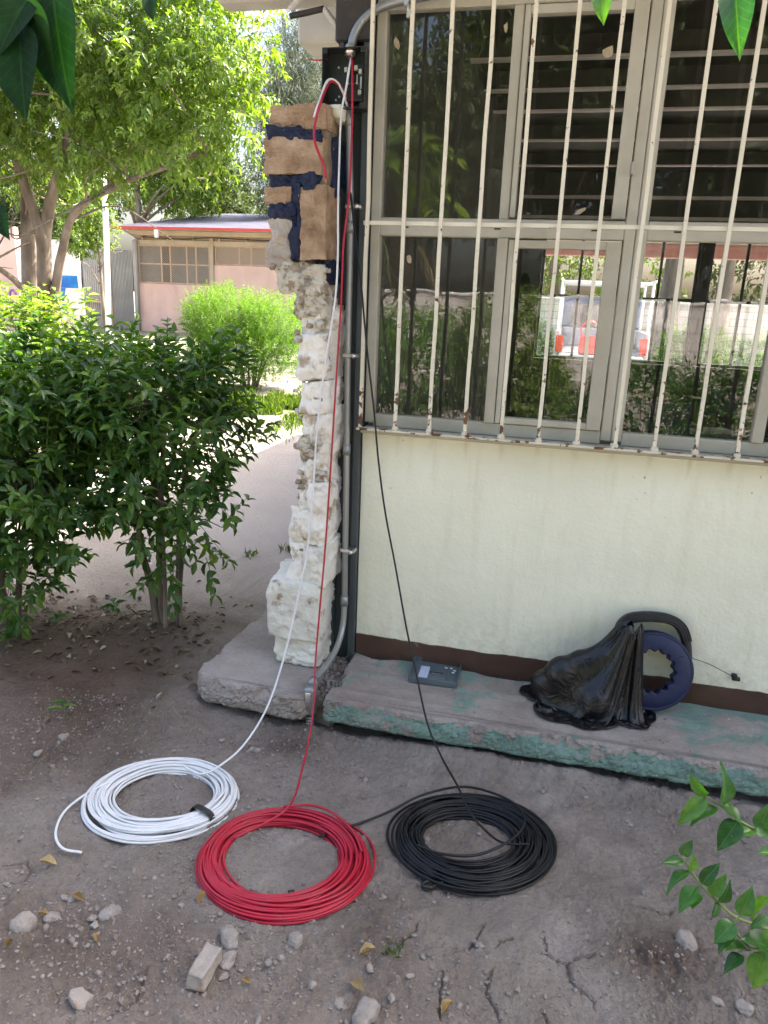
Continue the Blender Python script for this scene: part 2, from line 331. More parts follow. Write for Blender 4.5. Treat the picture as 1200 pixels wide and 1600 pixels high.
def slabmat(name, paint_on):
    m, t, b = nodes(name); v = coords(t); geo = t.nodes.new('ShaderNodeNewGeometry')
    n = noise(t, v, 4, 8, .65); r = ramp(t, [(.25, (.20, .165, .145)), (.45, (.29, .25, .225)), (.6, (.35, .31, .285)), (.8, (.42, .39, .37))]); t.links.new(n.outputs[0], r.inputs[0])
    f = noise(t, v, 60, 6, .7); c = mixc(t, .5, r.outputs[0], mixc(t, f.outputs[0], g(.35), g(1.25)), 'MULTIPLY')
    sx = t.nodes.new('ShaderNodeSeparateXYZ'); t.links.new(v, sx.inputs[0])
    if paint_on:
        a = noise(t, v, 5.5, 9, .66, .3)
        back = mth(t, 'DIVIDE', mth(t, 'ADD', sx.outputs[1], .30), .30, True)        # trodden bare towards the outer edge
        topm = mth(t, 'ADD', a.outputs[0], mth(t, 'MULTIPLY', back, .17))
        right = mth(t, 'MULTIPLY', mth(t, 'DIVIDE', sx.outputs[0], 1.0, True), .05)
        k = ramp(t, [(.585, g(0)), (.67, g(.85))]); t.links.new(mth(t, 'ADD', topm, right), k.inputs[0])
        k2 = ramp(t, [(.39, g(0)), (.46, g(.88))]); t.links.new(noise(t, v, 7.5, 9, .68).outputs[0], k2.inputs[0])
        sn = t.nodes.new('ShaderNodeSeparateXYZ'); t.links.new(geo.outputs['True Normal'], sn.inputs[0])
        nf = noise(t, v, 16, 6, .6); fy = mth(t, 'SUBTRACT', mth(t, 'DIVIDE', mth(t, 'SUBTRACT', -.392, sx.outputs[1]), .012), mth(t, 'MULTIPLY', mth(t, 'SUBTRACT', nf.outputs[0], .4), 3.0), True)
        ez = mth(t, 'DIVIDE', mth(t, 'SUBTRACT', mth(t, 'ADD', .136, mth(t, 'MULTIPLY', mth(t, 'SUBTRACT', nf.outputs[0], .5), .12)), sx.outputs[2]), .006, True)
        fz = mth(t, 'LESS_THAN', sx.outputs[2], .144)
        low = ramp(t, [(.62, g(1)), (.80, g(0))])
        zz = mth(t, 'DIVIDE', sx.outputs[2], .17); t.links.new(zz, low.inputs[0])
        front = mth(t, 'LESS_THAN', sx.outputs[1], -.385)
        mk_ = mixc(t, mth(t, 'MULTIPLY', front, fz), k.outputs[0], mth(t, 'MULTIPLY', k2.outputs[0], ez))
        gn = noise(t, v, 14, 5); gr = ramp(t, [(.3, (.125, .225, .19)), (.6, (.175, .295, .25)), (.8, (.24, .35, .31))]); t.links.new(gn.outputs[0], gr.inputs[0])
        dn = noise(t, v, 40, 5); gc = mixc(t, .25, gr.outputs[0], dn.outputs[1], 'MULTIPLY')
        c = mixc(t, mk_, c, gc)
    sp = noise(t, v, 34, 2); rs = ramp(t, [(.755, g(0)), (.775, g(1))]); t.links.new(sp.outputs[0], rs.inputs[0])
    c = mixc(t, rs.outputs[0], c, (.62, .62, .58))
    t.links.new(c, b.inputs['Base Color']); b.inputs['Roughness'].default_value = .88; b.inputs['Specular IOR Level'].default_value = .25
    h = mth(t, 'ADD', mth(t, 'MULTIPLY', noise(t, v, 12, 5).outputs[0], .6), noise(t, v, 80, 7, .7).outputs[0])
    bump(t, b, h, .6, .012); return m
M['slab_green'] = slabmat('slab_green', True)
M['slab_bare'] = slabmat('slab_bare', False)
def soilmat():
    m, t, b = nodes('soil'); v = coords(t)
    n = noise(t, v, 1.7, 7, .6); r = ramp(t, [(.28, (.185, .148, .120)), (.42, (.268, .228, .196)), (.56, (.325, .285, .250)), (.72, (.415, .378, .345))]); t.links.new(n.outputs[0], r.inputs[0])
    n2_ = noise(t, v, 7, 8, .68); c = mixc(t, .55, r.outputs[0], mixc(t, n2_.outputs[0], g(.45), g(1.45)), 'MULTIPLY')
    n3 = noise(t, v, 55, 7, .75); c = mixc(t, .5, c, mixc(t, n3.outputs[0], g(.15), g(1.8)), 'MULTIPLY')
    vo = N(t, 'ShaderNodeTexVoronoi', Scale=120.0); t.links.new(v, vo.inputs['Vector'])
    rv = ramp(t, [(.0, g(1)), (.16, g(0))]); t.links.new(vo.outputs['Distance'], rv.inputs[0])
    pick = ramp(t, [(.78, g(0)), (.8, g(.55))]); t.links.new(vo.outputs['Color'], pick.inputs[0])
    c = mixc(t, mth(t, 'MULTIPLY', rv.outputs[0], pick.outputs[0]), c, (.42, .40, .38))
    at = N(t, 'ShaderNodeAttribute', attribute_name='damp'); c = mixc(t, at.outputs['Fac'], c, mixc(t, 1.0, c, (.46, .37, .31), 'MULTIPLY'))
    ap = N(t, 'ShaderNodeAttribute', attribute_name='pale'); c = mixc(t, mth(t, 'MULTIPLY', ap.outputs['Fac'], .75), c, (.44, .40, .385))
    al = N(t, 'ShaderNodeAttribute', attribute_name='lawn'); ln = noise(t, v, 2.2, 6, .7); lr = ramp(t, [(.42, g(0)), (.56, g(.9))]); t.links.new(ln.outputs[0], lr.inputs[0])
    c = mixc(t, mth(t, 'MULTIPLY', al.outputs['Fac'], lr.outputs[0]), c, (.10, .16, .035))
    t.links.new(c, b.inputs['Base Color']); b.inputs['Roughness'].default_value = .95; b.inputs['Specular IOR Level'].default_value = .15
    h = mth(t, 'ADD', mth(t, 'MULTIPLY', noise(t, v, 30, 8, .7).outputs[0], 1.0), mth(t, 'MULTIPLY', noise(t, v, 160, 5, .7).outputs[0], .45))
    bump(t, b, h, 1.0, .022); return m
M['soil'] = soilmat()
M['pebble'] = mk('pebble', [(.25, (.15, .125, .105)), (.45, (.22, .19, .17)), (.62, (.27, .24, .22)), (.8, (.37, .345, .325))], 37, .9, 0, .5, 90)
M['stone_gray'] = mk('stone_gray', [(.25, (.19, .165, .145)), (.5, (.28, .25, .225)), (.75, (.36, .33, .305))], 22, .9, 0, .7, 90)
M['stone_pale'] = mk('stone_pale', [(.25, (.175, .155, .135)), (.5, (.25, .228, .205)), (.75, (.33, .305, .285))], 22, .9, 0, .7, 90)
M['brick_bit'] = worn('brick_bit', [(.3, (.27, .235, .205)), (.7, (.36, .325, .29))], [(.3, (.34, .17, .11)), (.7, (.40, .24, .16))], 14, .58, .68, .9, .7, 90)
M['bark'] = mk('bark', [(.25, (.075, .058, .045)), (.5, (.16, .13, .105)), (.75, (.27, .23, .19))], 12, .9, 0, .8, 40, (1, 1, .25), spec=.2)
M['bark_pale'] = mk('bark_pale', [(.25, (.095, .075, .058)), (.5, (.19, .155, .125)), (.75, (.31, .265, .225))], 6, .9, 0, .7, 30, (1, 1, .3), spec=.2)
M['twig'] = mk('twig', [(.3, (.08, .13, .035)), (.7, (.14, .2, .06))], 20, .6)
M['leaf_bush'] = leafmat('leaf_bush', (.032, .085, .020), (.068, .15, .035), (.14, .24, .055), trans=.38, rough=.33)
M['leaf_bush_obj'] = leafmat('leaf_bush_obj', (.034, .090, .022), (.072, .16, .037), (.145, .245, .055), trans=.38, rough=.31, info=True)
M['leaf_tree'] = leafmat('leaf_tree', (.066, .124, .027), (.132, .215, .05), (.27, .345, .115), trans=.46, rough=.38)
M['leaf_light'] = leafmat('leaf_light', (.07, .15, .03), (.115, .23, .04), (.17, .30, .06), trans=.45, rough=.5)
M['leaf_back'] = leafmat('leaf_back', (.035, .055, .02), (.06, .09, .03), (.10, .14, .05), trans=.35, rough=.6)
M['needle'] = leafmat('needle', (.07, .09, .06), (.12, .145, .10), (.19, .21, .15), trans=.3, rough=.7)
M['leaf_sprig'] = leafmat('leaf_sprig', (.020, .070, .022), (.045, .145, .030), (.10, .22, .04), trans=.4, rough=.33, info=True)
M['leaf_dark'] = leafmat('leaf_dark', (.006, .022, .007), (.010, .034, .009), (.028, .075, .017), trans=.32, rough=.6, info=True, spec=.12)
M['leaf_litter'] = leafmat('leaf_litter', (.085, .055, .032), (.17, .12, .075), (.38, .33, .22), trans=.05, rough=.7)
M['leaf_dry'] = leafmat('leaf_dry', (.16, .09, .03), (.32, .19, .05), (.45, .36, .2), trans=.12, rough=.6, info=True)
M['grass'] = leafmat('grass', (.06, .11, .02), (.10, .18, .035), (.20, .26, .07), trans=.4, rough=.6)
M['pane'] = glassmat('pane', .004)
M['pane_back'] = glassmat('pane_back', .006)
M['room_shade_tone'] = mk('room_shade_tone', [(.3, (.055, .06, .05)), (.7, (.08, .085, .07))], 3, .8)  # dimness of the unlit room put into the inner wall colour
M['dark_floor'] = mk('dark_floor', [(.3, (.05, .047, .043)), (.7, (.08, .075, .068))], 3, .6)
M['ceiling_sheet'] = mk('ceiling_sheet', [(.3, (.045, .043, .04)), (.7, (.07, .067, .06))], 3, .8)  # ceiling darkened likewise, the room's shade is in its colour
M['joist'] = mk('joist', [(.3, (.66, .60, .56)), (.7, (.76, .70, .66))], 3, .45)
M['roof_concrete'] = mk('roof_concrete', [(.3, (.38, .36, .32)), (.6, (.5, .48, .43)), (.8, (.58, .55, .5))], 4, .85, 0, .3, 40)
M['dark_frame'] = mk('dark_frame', [(.3, (.03, .033, .032)), (.7, (.05, .052, .05))], 8, .5)
M['chair_black'] = mk('chair_black', [(.3, (.03, .032, .034)), (.7, (.06, .062, .065))], 8, .4)
M['pink_wall'] = mk('pink_wall', [(.25, (.50, .33, .29)), (.42, (.66, .45, .40)), (.6, (.72, .50, .445)), (.8, (.76, .56, .50))], 1.6, .85, 0, .3, 20, (1, 1, .6), detail=9)
M['wood_pale'] = mk('wood_pale', [(.3, (.42, .28, .20)), (.7, (.55, .39, .29))], 3, .7, 0, .1, 20, (1, 1, .2))
M['beam_tan'] = mk('beam_tan', [(.3, (.40, .32, .25)), (.7, (.52, .43, .35))], 2, .8)
M['red_fascia'] = mk('red_fascia', [(.3, (.50, .055, .05)), (.7, (.60, .08, .07))], 2, .5)
M['faded_red'] = mk('faded_red', [(.3, (.34, .17, .15)), (.7, (.42, .23, .20))], 2, .6)
M['roof_blue'] = mk('roof_blue', [(.3, (.045, .045, .07)), (.6, (.065, .065, .095)), (.8, (.10, .10, .125))], 1.5, .45, .3)
M['sheet_metal'] = mk('sheet_metal', [(.3, (.30, .285, .28)), (.6, (.38, .365, .36)), (.8, (.44, .42, .41))], 1.2, .55, .2)
M['white_paint'] = mk('white_paint', [(.3, (.74, .74, .72)), (.7, (.82, .82, .80))], 2, .6)
M['mural_white'] = mk('mural_white', [(.3, (.68, .69, .68)), (.7, (.78, .78, .76))], 1, .8)
M['mural_blue'] = mk('mural_blue', [(.35, (.01, .10, .50)), (.55, (.01, .28, .62)), (.7, (.02, .40, .55))], .9, .7)
M['purple'] = mk('purple', [(.3, (.25, .08, .3)), (.7, (.35, .14, .4))], 4, .7)
def screenmat():
    m, t, b = nodes('wire_screen'); tc = t.nodes.new('ShaderNodeTexCoord'); sx = t.nodes.new('ShaderNodeSeparateXYZ'); t.links.new(tc.outputs['Object'], sx.inputs[0])
    a = mth(t, 'PINGPONG', mth(t, 'ADD', sx.outputs[0], sx.outputs[2]), .035); c = mth(t, 'PINGPONG', mth(t, 'SUBTRACT', sx.outputs[0], sx.outputs[2]), .035)
    k = mth(t, 'LESS_THAN', mth(t, 'MINIMUM', a, c), .008)
    b.inputs['Base Color'].default_value = (.38, .30, .25, 1); b.inputs['Roughness'].default_value = .6
    tr = t.nodes.new('ShaderNodeBsdfTransparent'); mx = t.nodes.new('ShaderNodeMixShader')
    t.links.new(k, mx.inputs[0]); t.links.new(tr.outputs[0], mx.inputs[1]); t.links.new(b.outputs[0], mx.inputs[2]); t.links.new(mx.outputs[0], t.nodes['Material Output'].inputs[0])
    return m
M['wire_screen'] = screenmat()
M['window_grey'] = mk('window_grey', [(.3, (.10, .10, .10)), (.6, (.19, .19, .19)), (.8, (.26, .26, .26))], .9, .25)
M['window_tan'] = mk('window_tan', [(.3, (.34, .24, .18)), (.7, (.45, .33, .26))], .9, .5)
M['window_dark'] = mk('window_dark', [(.3, (.012, .010, .010)), (.7, (.02, .018, .018))], 2, .5)
def brickmat():
    m, t, b = nodes('white_brick'); tc = t.nodes.new('ShaderNodeTexCoord'); mp = N(t, 'ShaderNodeMapping'); mp.inputs['Rotation'].default_value = (math.pi/2, 0, 0); t.links.new(tc.outputs['Object'], mp.inputs[0])
    br = N(t, 'ShaderNodeTexBrick', Scale=1.0); br.inputs['Color1'].default_value = (.60, .56, .53, 1); br.inputs['Color2'].default_value = (.68, .64, .61, 1); br.inputs['Mortar'].default_value = (.40, .37, .36, 1)
    br.inputs['Brick Width'].default_value = .4; br.inputs['Row Height'].default_value = .2; br.inputs['Mortar Size'].default_value = .012
    t.links.new(mp.outputs[0], br.inputs[0]); t.links.new(br.outputs[0], b.inputs['Base Color']); b.inputs['Roughness'].default_value = .9
    bump(t, b, br.outputs['Fac'], -.4, .01); return m
M['white_brick'] = brickmat()
M['truck_paint'] = mk('truck_paint', [(.3, (.07, .11, .19)), (.7, (.10, .15, .23))], 2, .3, .2, coat=.5)
M['truck_white'] = mk('truck_white', [(.3, (.34, .36, .39)), (.7, (.42, .43, .45))], 2, .3, coat=.4)
M['lamp_red'] = mk('lamp_red', [(.3, (.5, .02, .02)), (.7, (.6, .04, .03))], 4, .2)
M['rubber'] = mk('rubber', [(.3, (.015, .015, .015)), (.7, (.03, .03, .03))], 10, .8)
M['car_glass'] = mk('car_glass', [(.3, (.03, .04, .05)), (.7, (.05, .06, .07))], 3, .08)
def bagmat():
    m, t, b = nodes('bag_plastic'); v = coords(t)
    b.inputs['Base Color'].default_value = (.005, .005, .007, 1); b.inputs['Roughness'].default_value = .3; b.inputs['Specular IOR Level'].default_value = .45
    a = noise(t, v, 14, 3, .5, .6); wv = N(t, 'ShaderNodeTexVoronoi', Scale=14.0, feature='DISTANCE_TO_EDGE')
    d = mixc(t, .25, v, a.outputs[1]); t.links.new(d, wv.inputs['Vector'])
    h = mth(t, 'ADD', mth(t, 'MULTIPLY', mth(t, 'POWER', wv.outputs[0], .6), .6), a.outputs[0])
    bump(t, b, h, .22, .018); return m
M['bag'] = bagmat()
def stickmat():
    m, t, b = nodes('label_print'); v = coords(t)
    w = N(t, 'ShaderNodeTexWave', Scale=42.0, Distortion=0.0, bands_direction='Y'); t.links.new(v, w.inputs[0])
    n = noise(t, v, 420, 2); k = mth(t, 'MULTIPLY', mth(t, 'GREATER_THAN', w.outputs[1], .55), mth(t, 'GREATER_THAN', n.outputs[0], .48))
    t.links.new(mixc(t, mth(t, 'MULTIPLY', k, .7), (.50, .56, .72), (.10, .13, .24)), b.inputs['Base Color']); b.inputs['Roughness'].default_value = .35; return m
M['label_print'] = stickmat()

# ------------------------------------------------------------------ the ground
CRACKS = [[(.081, -1.134), (.091, -1.184), (.143, -1.199), (.148, -1.236), (.171, -1.272), (.201, -1.294), (.205, -1.327)], [(.143, -1.199), (.187, -1.176), (.219, -1.146)],
 [(-.072, -1.125), (-.085, -1.161), (-.102, -1.219), (-.115, -1.213)], [(-.04, -1.261), (-.048, -1.302), (-.043, -1.337), (-.019, -1.383), (-.006, -1.413)],
 [(.3, -.974), (.343, -.961), (.384, -.975), (.41, -.965), (.43, -.931)], [(-.246, -1.176), (-.254, -1.222), (-.287, -1.263)], [(-.161, -1.316), (-.148, -1.385), (-.144, -1.452)],
 [(-1.452, -1.302), (-1.392, -1.271), (-1.352, -1.299), (-1.35, -1.349), (-1.408, -1.354)], [(.502, -.956), (.555, -.931), (.604, -.931)], [(-.032, -1.178), (0, -1.165), (-.046, -1.203)], [(-.321, -1.263), (-.269, -1.268)],
 [(-.86, -1.5), (-.84, -1.58), (-.9, -1.66)], [(.09, -1.36), (.11, -1.44), (.07, -1.5)]]
def seg_dist(x, y, poly):
    d = np.full(x.shape, 9.0); w = np.zeros(x.shape); n = len(poly)-1
    for i in range(n):
        a = np.array(poly[i]); b = np.array(poly[i+1]); ab = b-a; L = ab@ab
        t = np.clip(((x-a[0])*ab[0]+(y-a[1])*ab[1])/L, 0, 1)
        dd = np.hypot(x-a[0]-t*ab[0], y-a[1]-t*ab[1]); s = (i+t)/n
        w = np.where(dd < d, np.minimum(1, 4*np.minimum(s+.12, 1-s+.05)), w); d = np.minimum(d, dd)
    return d, w
def gauss(x, y, cx, cy, sx, sy): return np.exp(-((x-cx)/sx)**2-((y-cy)/sy)**2)
def ground_h(x, y, cracks=False):
    x = np.asarray(x, float); y = np.asarray(y, float)
    near = np.exp(-np.maximum(0, np.hypot((x+.5)/3, (y+.6)/2.2)-1)**2)
    h = .020*n2(x, y, .8, 3, 3)
    h = h+near*(.010*n2(x, y, 3.1, 5, 3)+.0080*n2(x, y, 11, 8, 4, .6)+.0056*n2(x, y, 42, 11, 4, .75)*(.42+1.0*np.clip(n2(x, y, 2.4, 90, 2)+.25, 0, 1.3)+.6*gauss(x, y, -1.5, -.8, .45, .5)+.5*gauss(x, y, -.9, -1.6, .6, .22)))
    h = h+.075*gauss(x, y, -1.76, .12, .30, .22)+.03*gauss(x, y, -2.55, .0, .35, .3)          # soil banked round the stems
    h = h+.035*gauss(x, y, -1.40, -.45, .12, .16)+.03*gauss(x, y, -.35, -.42, .5, .05)+.03*gauss(x, y, .5, -.42, .6, .05)
    h = h-.03*gauss(x, y, -1.05, -.50, .2, .06)-.012*gauss(x, y, -.5, -1.0, .5, .35)
    for cx, cy, s, dp in ((-1.33, -.62, .045, .016), (-1.18, -.57, .035, .02), (-1.10, -.56, .03, .018), (-1.48, -.55, .05, .012), (.33, -1.11, .06, .012), (-.83, -1.36, .05, .012), (-.95, -1.52, .04, .015)):
        h = h-dp*gauss(x, y, cx, cy, s, s*.8)
    cl = gauss(x, y, .36, -1.13, .14, .09)+.7*gauss(x, y, -.75, -1.45, .16, .1)+.6*gauss(x, y, -.12, -1.3, .12, .1)+.8*gauss(x, y, -1.25, -1.4, .2, .12)+.9*gauss(x, y, -1.62, -.85, .14, .16)+.8*gauss(x, y, -1.45, -.50, .22, .14)+.6*gauss(x, y, -1.05, -.52, .22, .08)
    h = h+cl*np.maximum(-.2, n2(x, y, 26, 21, 3, .65))*.020
    if cracks:
        wob = .006*n2(x, y, 40, 31, 3, .7); wob2 = .006*n2(x, y, 40, 33, 3, .7)
        for c in CRACKS:
            d, w = seg_dist(x+wob, y+wob2, c); wd = .0014+.0016*w
            h = h-.015*w*np.exp(-(d/wd)**2)-.0015*np.exp(-(d/.02)**2)*w
    far = np.clip((np.hypot(x, y-2)-9)/30, 0, 1); h = h*(1-far)
    return h
def grow(a, b, step, lo, hi, k=1.09):
    c = list(np.arange(a, b, step)); s = step; v = c[-1]
    while v < hi: s = min(s*k, 25); v += s; c.append(v)
    s = step; v = a; pre = []
    while v > lo: s = min(s*k, 25); v -= s; pre.append(v)
    return np.array(pre[::-1]+c)
def refine(c, a, b, st): return np.concatenate([c[c < a], np.arange(a, b, st), c[c >= b]])
gx = refine(grow(-1.75, .75, .0048, -300, 300, 1.07), -.36, .64, .0027); gy = refine(grow(-1.72, -.42, .0048, -300, 300, 1.07), -1.46, -.92, .0027)
GX, GY = np.meshgrid(gx, gy); xs = GX.ravel(); ys = GY.ravel()
zs = ground_h(xs, ys, True)
nx = len(gx); ny = len(gy)
ii = (np.arange(ny-1)[:, None]*nx+np.arange(nx-1)[None, :]).ravel()
ground = part('ground', (np.stack([xs, ys, zs], 1), np.stack([ii, ii+1, ii+nx+1, ii+nx], 1)), M['soil'], None, True)
tag(ground, kind='structure')
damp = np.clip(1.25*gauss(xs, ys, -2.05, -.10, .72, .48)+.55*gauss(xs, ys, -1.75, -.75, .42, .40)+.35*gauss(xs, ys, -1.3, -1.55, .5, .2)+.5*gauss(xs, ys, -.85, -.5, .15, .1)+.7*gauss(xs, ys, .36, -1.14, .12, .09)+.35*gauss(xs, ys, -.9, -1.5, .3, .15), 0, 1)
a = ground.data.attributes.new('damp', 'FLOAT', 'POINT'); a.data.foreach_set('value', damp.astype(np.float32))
lawn = np.clip(1.2*gauss(xs, ys, -4.4, 7.9, 1.7, 1.3)+np.clip((ys-10.5)/2, 0, .8)+gauss(xs, ys, 4, 13, 4, 2), 0, 1)
pale = np.clip((ys-.35)/1.2, 0, 1)*np.clip((xs+4.5)/2, 0, 1)
a = ground.data.attributes.new('pale', 'FLOAT', 'POINT'); a.data.foreach_set('value', pale.astype(np.float32))
a = ground.data.attributes.new('lawn', 'FLOAT', 'POINT'); a.data.foreach_set('value', lawn.astype(np.float32))

# ------------------------------------------------------------------ the classroom building
bld = thing('classroom_building', 'cream classroom building with barred windows and dark brown skirting', 'building', (0, 0, .15))
def wall_grid(x0, x1, z0, z1, y, seed, step=.02):
    X = np.arange(x0, x1+step/2, step); Zs = np.linspace(z0, z1, int((z1-z0)/step)+1)
    A, B = np.meshgrid(X, Zs); a_ = A.ravel(); b_ = B.ravel()
    Yv = y-.004*fbm(np.stack([a_*2.3, b_*2.3, a_*0], 1), seed, 4)
    n = len(X); q = (np.arange(len(Zs)-1)[:, None]*n+np.arange(n-1)[None, :]).ravel()
    return np.stack([a_, Yv, b_], 1), np.stack([q, q+1, q+n+1, q+n], 1)
part('front_wall', box(-.768, 5, .005, .16, .10, 1.108), M['cream_plaster'], bld)
part('wall_plaster', wall_grid(-.768, 1.6, .10, 1.106, -.001, 3), M['cream_plaster'], bld, True)
bx = np.linspace(-.766, 1.6, 160); bt = .238+.004*vnoise(np.stack([bx*9, bx*0, bx*0], 1), 4)+.002*vnoise(np.stack([bx*40, bx*0, bx*0], 1), 5)
bv = [(x, -.010, .10) for x in bx]+[(x, -.010, z) for x, z in zip(bx, bt)]+[(x, .02, z) for x, z in zip(bx, bt)]; nb = len(bx)
part('skirting', (bv, [(i, i+1, nb+i+1, nb+i) for i in range(nb-1)]+[(nb+i, nb+i+1, 2*nb+i+1, 2*nb+i) for i in range(nb-1)]), M['brown_base'], bld)
part('front_wall', box(-.768, 5, -.002, .16, 2.60, 3.02), M['cream_plaster'], bld)
part('sill', bbox(-.766, 3, -.045, .10, 1.098, 1.116, .004), M['frame_paint'], bld)
part('side_wall', box(-.90, -.768, .10, 6.6, .10, 3.02), M['cream_plaster'], bld)
part('side_wall', box(5, 5.15, .0, 6.6, .10, 3.02), M['room_shade_tone'], bld)
part('shade_lining', box(-.766, -.745, .165, 6.44, .17, 3.01), M['room_shade_tone'], bld)  # added sheet over the cream inner face, coloured as dark as the shaded room
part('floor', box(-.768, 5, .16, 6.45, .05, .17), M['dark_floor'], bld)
part('roof', bbox(-1.30, 5.6, -.90, 7.0, 3.14, 3.27, .01), M['roof_concrete'], bld)
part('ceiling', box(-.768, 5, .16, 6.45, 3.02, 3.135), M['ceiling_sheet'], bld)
for yj in (1.05, 1.95, 2.6, 3.15, 4.15, 5.35):
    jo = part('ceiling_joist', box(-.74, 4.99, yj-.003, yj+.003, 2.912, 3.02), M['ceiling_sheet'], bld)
    part('flange', box(-.74, 4.99, yj-.03, yj+.03, 2.900, 2.912), M['joist'], jo)
part('eave_beam', bbox(-1.39, -.90, .08, .18, 2.605, 2.80, .008), M['roof_concrete'], bld)
part('eave_beam', bbox(-1.235, -.905, .50, 2.4, 2.59, 2.735, .008), M['roof_concrete'], bld)
part('head_beam', bbox(-.90, 4.9, .02, .18, 2.585, 2.68, .006), M['steel_dark'], bld)
# steel column: a channel with a shadowed web
V, F = join(bbox(-.882, -.868, -.028, .098, .09, 2.95, .002), bbox(-.868, -.80, .018, .03, .09, 2.95, .001), bbox(-.802, -.772, -.022, .098, .09, 2.95, .003))
part('steel_column', (V, F), M['post_grey'], bld)
part('corner_block', bbox(-.90, -.77, -.035, .09, 2.43, 2.62, .006), M['steel_dark'], bld)
# front windows
def window(x0, x1, mull_top, mull_low, sash):
    fr = []
    y0, y1 = .018, .062
    fr += [bbox(x0, x0+.036, y0, y1, 1.132, 2.585, .003), bbox(x1-.036, x1, y0, y1, 1.132, 2.585, .003)]
    fr += [bbox(x0+.036, x1-.036, y0+.002, y1, 1.117, 1.165, .003), bbox(x0+.036, x1-.036, y0+.002, y1, 1.818, 1.880, .003), bbox(x0+.036, x1-.036, y0+.002, y1, 2.535, 2.584, .003)]
    fr += [bbox(mull_top-.017, mull_top+.017, y0+.004, y1-.004, 1.880, 2.535, .003), bbox(mull_low-.019, mull_low+.019, y0-.006, y1-.004, 1.165, 1.818, .003)]
    w = part('window', join(*fr), M['frame_paint'], bld)
    if sash:
        a0, a1 = mull_low+.022, x1-.04
        part('sash', join(bbox(a0, a0+.018, .010, .048, 1.167, 1.812, .002), bbox(a1-.05, a1, .010, .048, 1.167, 1.812, .002), bbox(a0+.018, a1-.05, .012, .048, 1.785, 1.812, .002), bbox(a0+.018, a1-.05, .012, .048, 1.167, 1.190, .002)), M['frame_paint'], w)
        part('sash', join(bbox(mull_top+.02, mull_top+.038, .010, .048, 1.885, 2.53, .002), bbox(a1-.045, a1, .010, .048, 1.885, 2.53, .002), bbox(mull_top+.038, a1-.045, .012, .048, 2.503, 2.53, .002)), M['frame_paint'], w)
    for (a0, a1, b0, b1) in ((x0+.034, mull_top-.015, 1.878, 2.537), (mull_top+.015, x1-.034, 1.878, 2.537), (x0+.034, mull_low-.017, 1.163, 1.82), (mull_low+.017, x1-.034, 1.163, 1.82)):
        yy = .036+random.uniform(-.003, .003)
        part('pane', box(a0, a1, yy, yy+.004, b0, b1), M['pane'], w)
    # glazing putty beads and slots
    for zz in (1.872,):
        for k in range(3):
            xx = x0+.12+k*.33
            if xx < x1-.1: part('slot', box(xx, xx+.022, y0-.0005, y0+.01, 1.845, 1.850), M['steel_dark'], w)
    return w
w1 = window(-.768, .158, -.288, -.284, True)
w2 = window(.160, 1.12, .60, .645, False)
w3 = window(1.122, 2.1, 1.6, 1.6, False)
part('lock_stay', bbox(.118, .126, -.004, .018, 2.02, 2.06, .001), M['zinc'], w1)
# scraps of masking paper left on the glass
PAPER = mk('paper_scrap', [(.3, (.30, .25, .16)), (.7, (.42, .36, .25))], 30, .8)
for (x, z, w_, h_, rot) in ((-.70, 2.44, .010, .018, .5), (-.33, 2.47, .006, .018, .1), (.005, 2.39, .018, .018, .1), (-.62, 1.74, .011, .018, 0), (-.03, 1.91, .022, .007, .6)):
    c, s = math.cos(rot), math.sin(rot); pts = []
    for k in range(7):
        an = 2*math.pi*k/7; rr = 1+.35*random.uniform(-1, 1)
        dx, dz = w_*math.cos(an)*rr, h_*math.sin(an)*rr; pts.append((x+dx*c-dz*s, z+dx*s+dz*c))
    part('paper_scrap', prism(pts, .030, .0345), PAPER, w1)
# back wall with a long window band
BX = [-.47, 1.235, 1.345, 3.0, 3.1, 4.8]
part('back_wall', box(-.768, 5, 6.45, 6.6, .10, .985), M['room_shade_tone'], bld)
part('back_wall', box(-.768, 5, 6.45, 6.6, 2.42, 3.02), M['room_shade_tone'], bld)
part('back_wall', box(-.768, -.47, 6.45, 6.6, .985, 2.42), M['room_shade_tone'], bld)
for xa, xb in ((1.235, 1.345), (3.0, 3.1), (4.8, 5)): part('pier', box(xa, xb, 6.44, 6.6, .985, 2.42), M['dark_frame'], bld)
for zz in (2.545, 2.755): part('wall_rail', bbox(-.76, 4.99, 6.40, 6.448, zz-.015, zz+.02, .003), M['joist'], bld)
for xa, xb, ms in ((-.47, 1.235, (-.03, .40, .84)), (1.345, 3.0, (1.72, 2.2, 2.6)), (3.1, 4.8, (3.5, 4.0, 4.4))):
    fr = [bbox(xa, xa+.03, 6.50, 6.55, .985, 2.42, .002), bbox(xb-.03, xb, 6.50, 6.55, .985, 2.42, .002), bbox(xa+.03, xb-.03, 6.502, 6.548, .985, 1.02, .002), bbox(xa+.03, xb-.03, 6.502, 6.548, 1.685, 1.72, .002), bbox(xa+.03, xb-.03, 6.502, 6.548, 2.39, 2.42, .002)]
    fr += [bbox(q-.014, q+.014, 6.505, 6.545, 1.02, 2.39, .002) for q in ms]
    bw = part('window', join(*fr), M['dark_frame'], bld)
    ed = [xa+.03]+list(ms)+[xb-.03]
    for i in range(len(ed)-1):
        for b0, b1 in ((1.02, 1.685), (1.72, 2.39)): part('pane', box(ed[i]+.01, ed[i+1]-.01, 6.523, 6.527, b0, b1), M['pane_back'], bw)

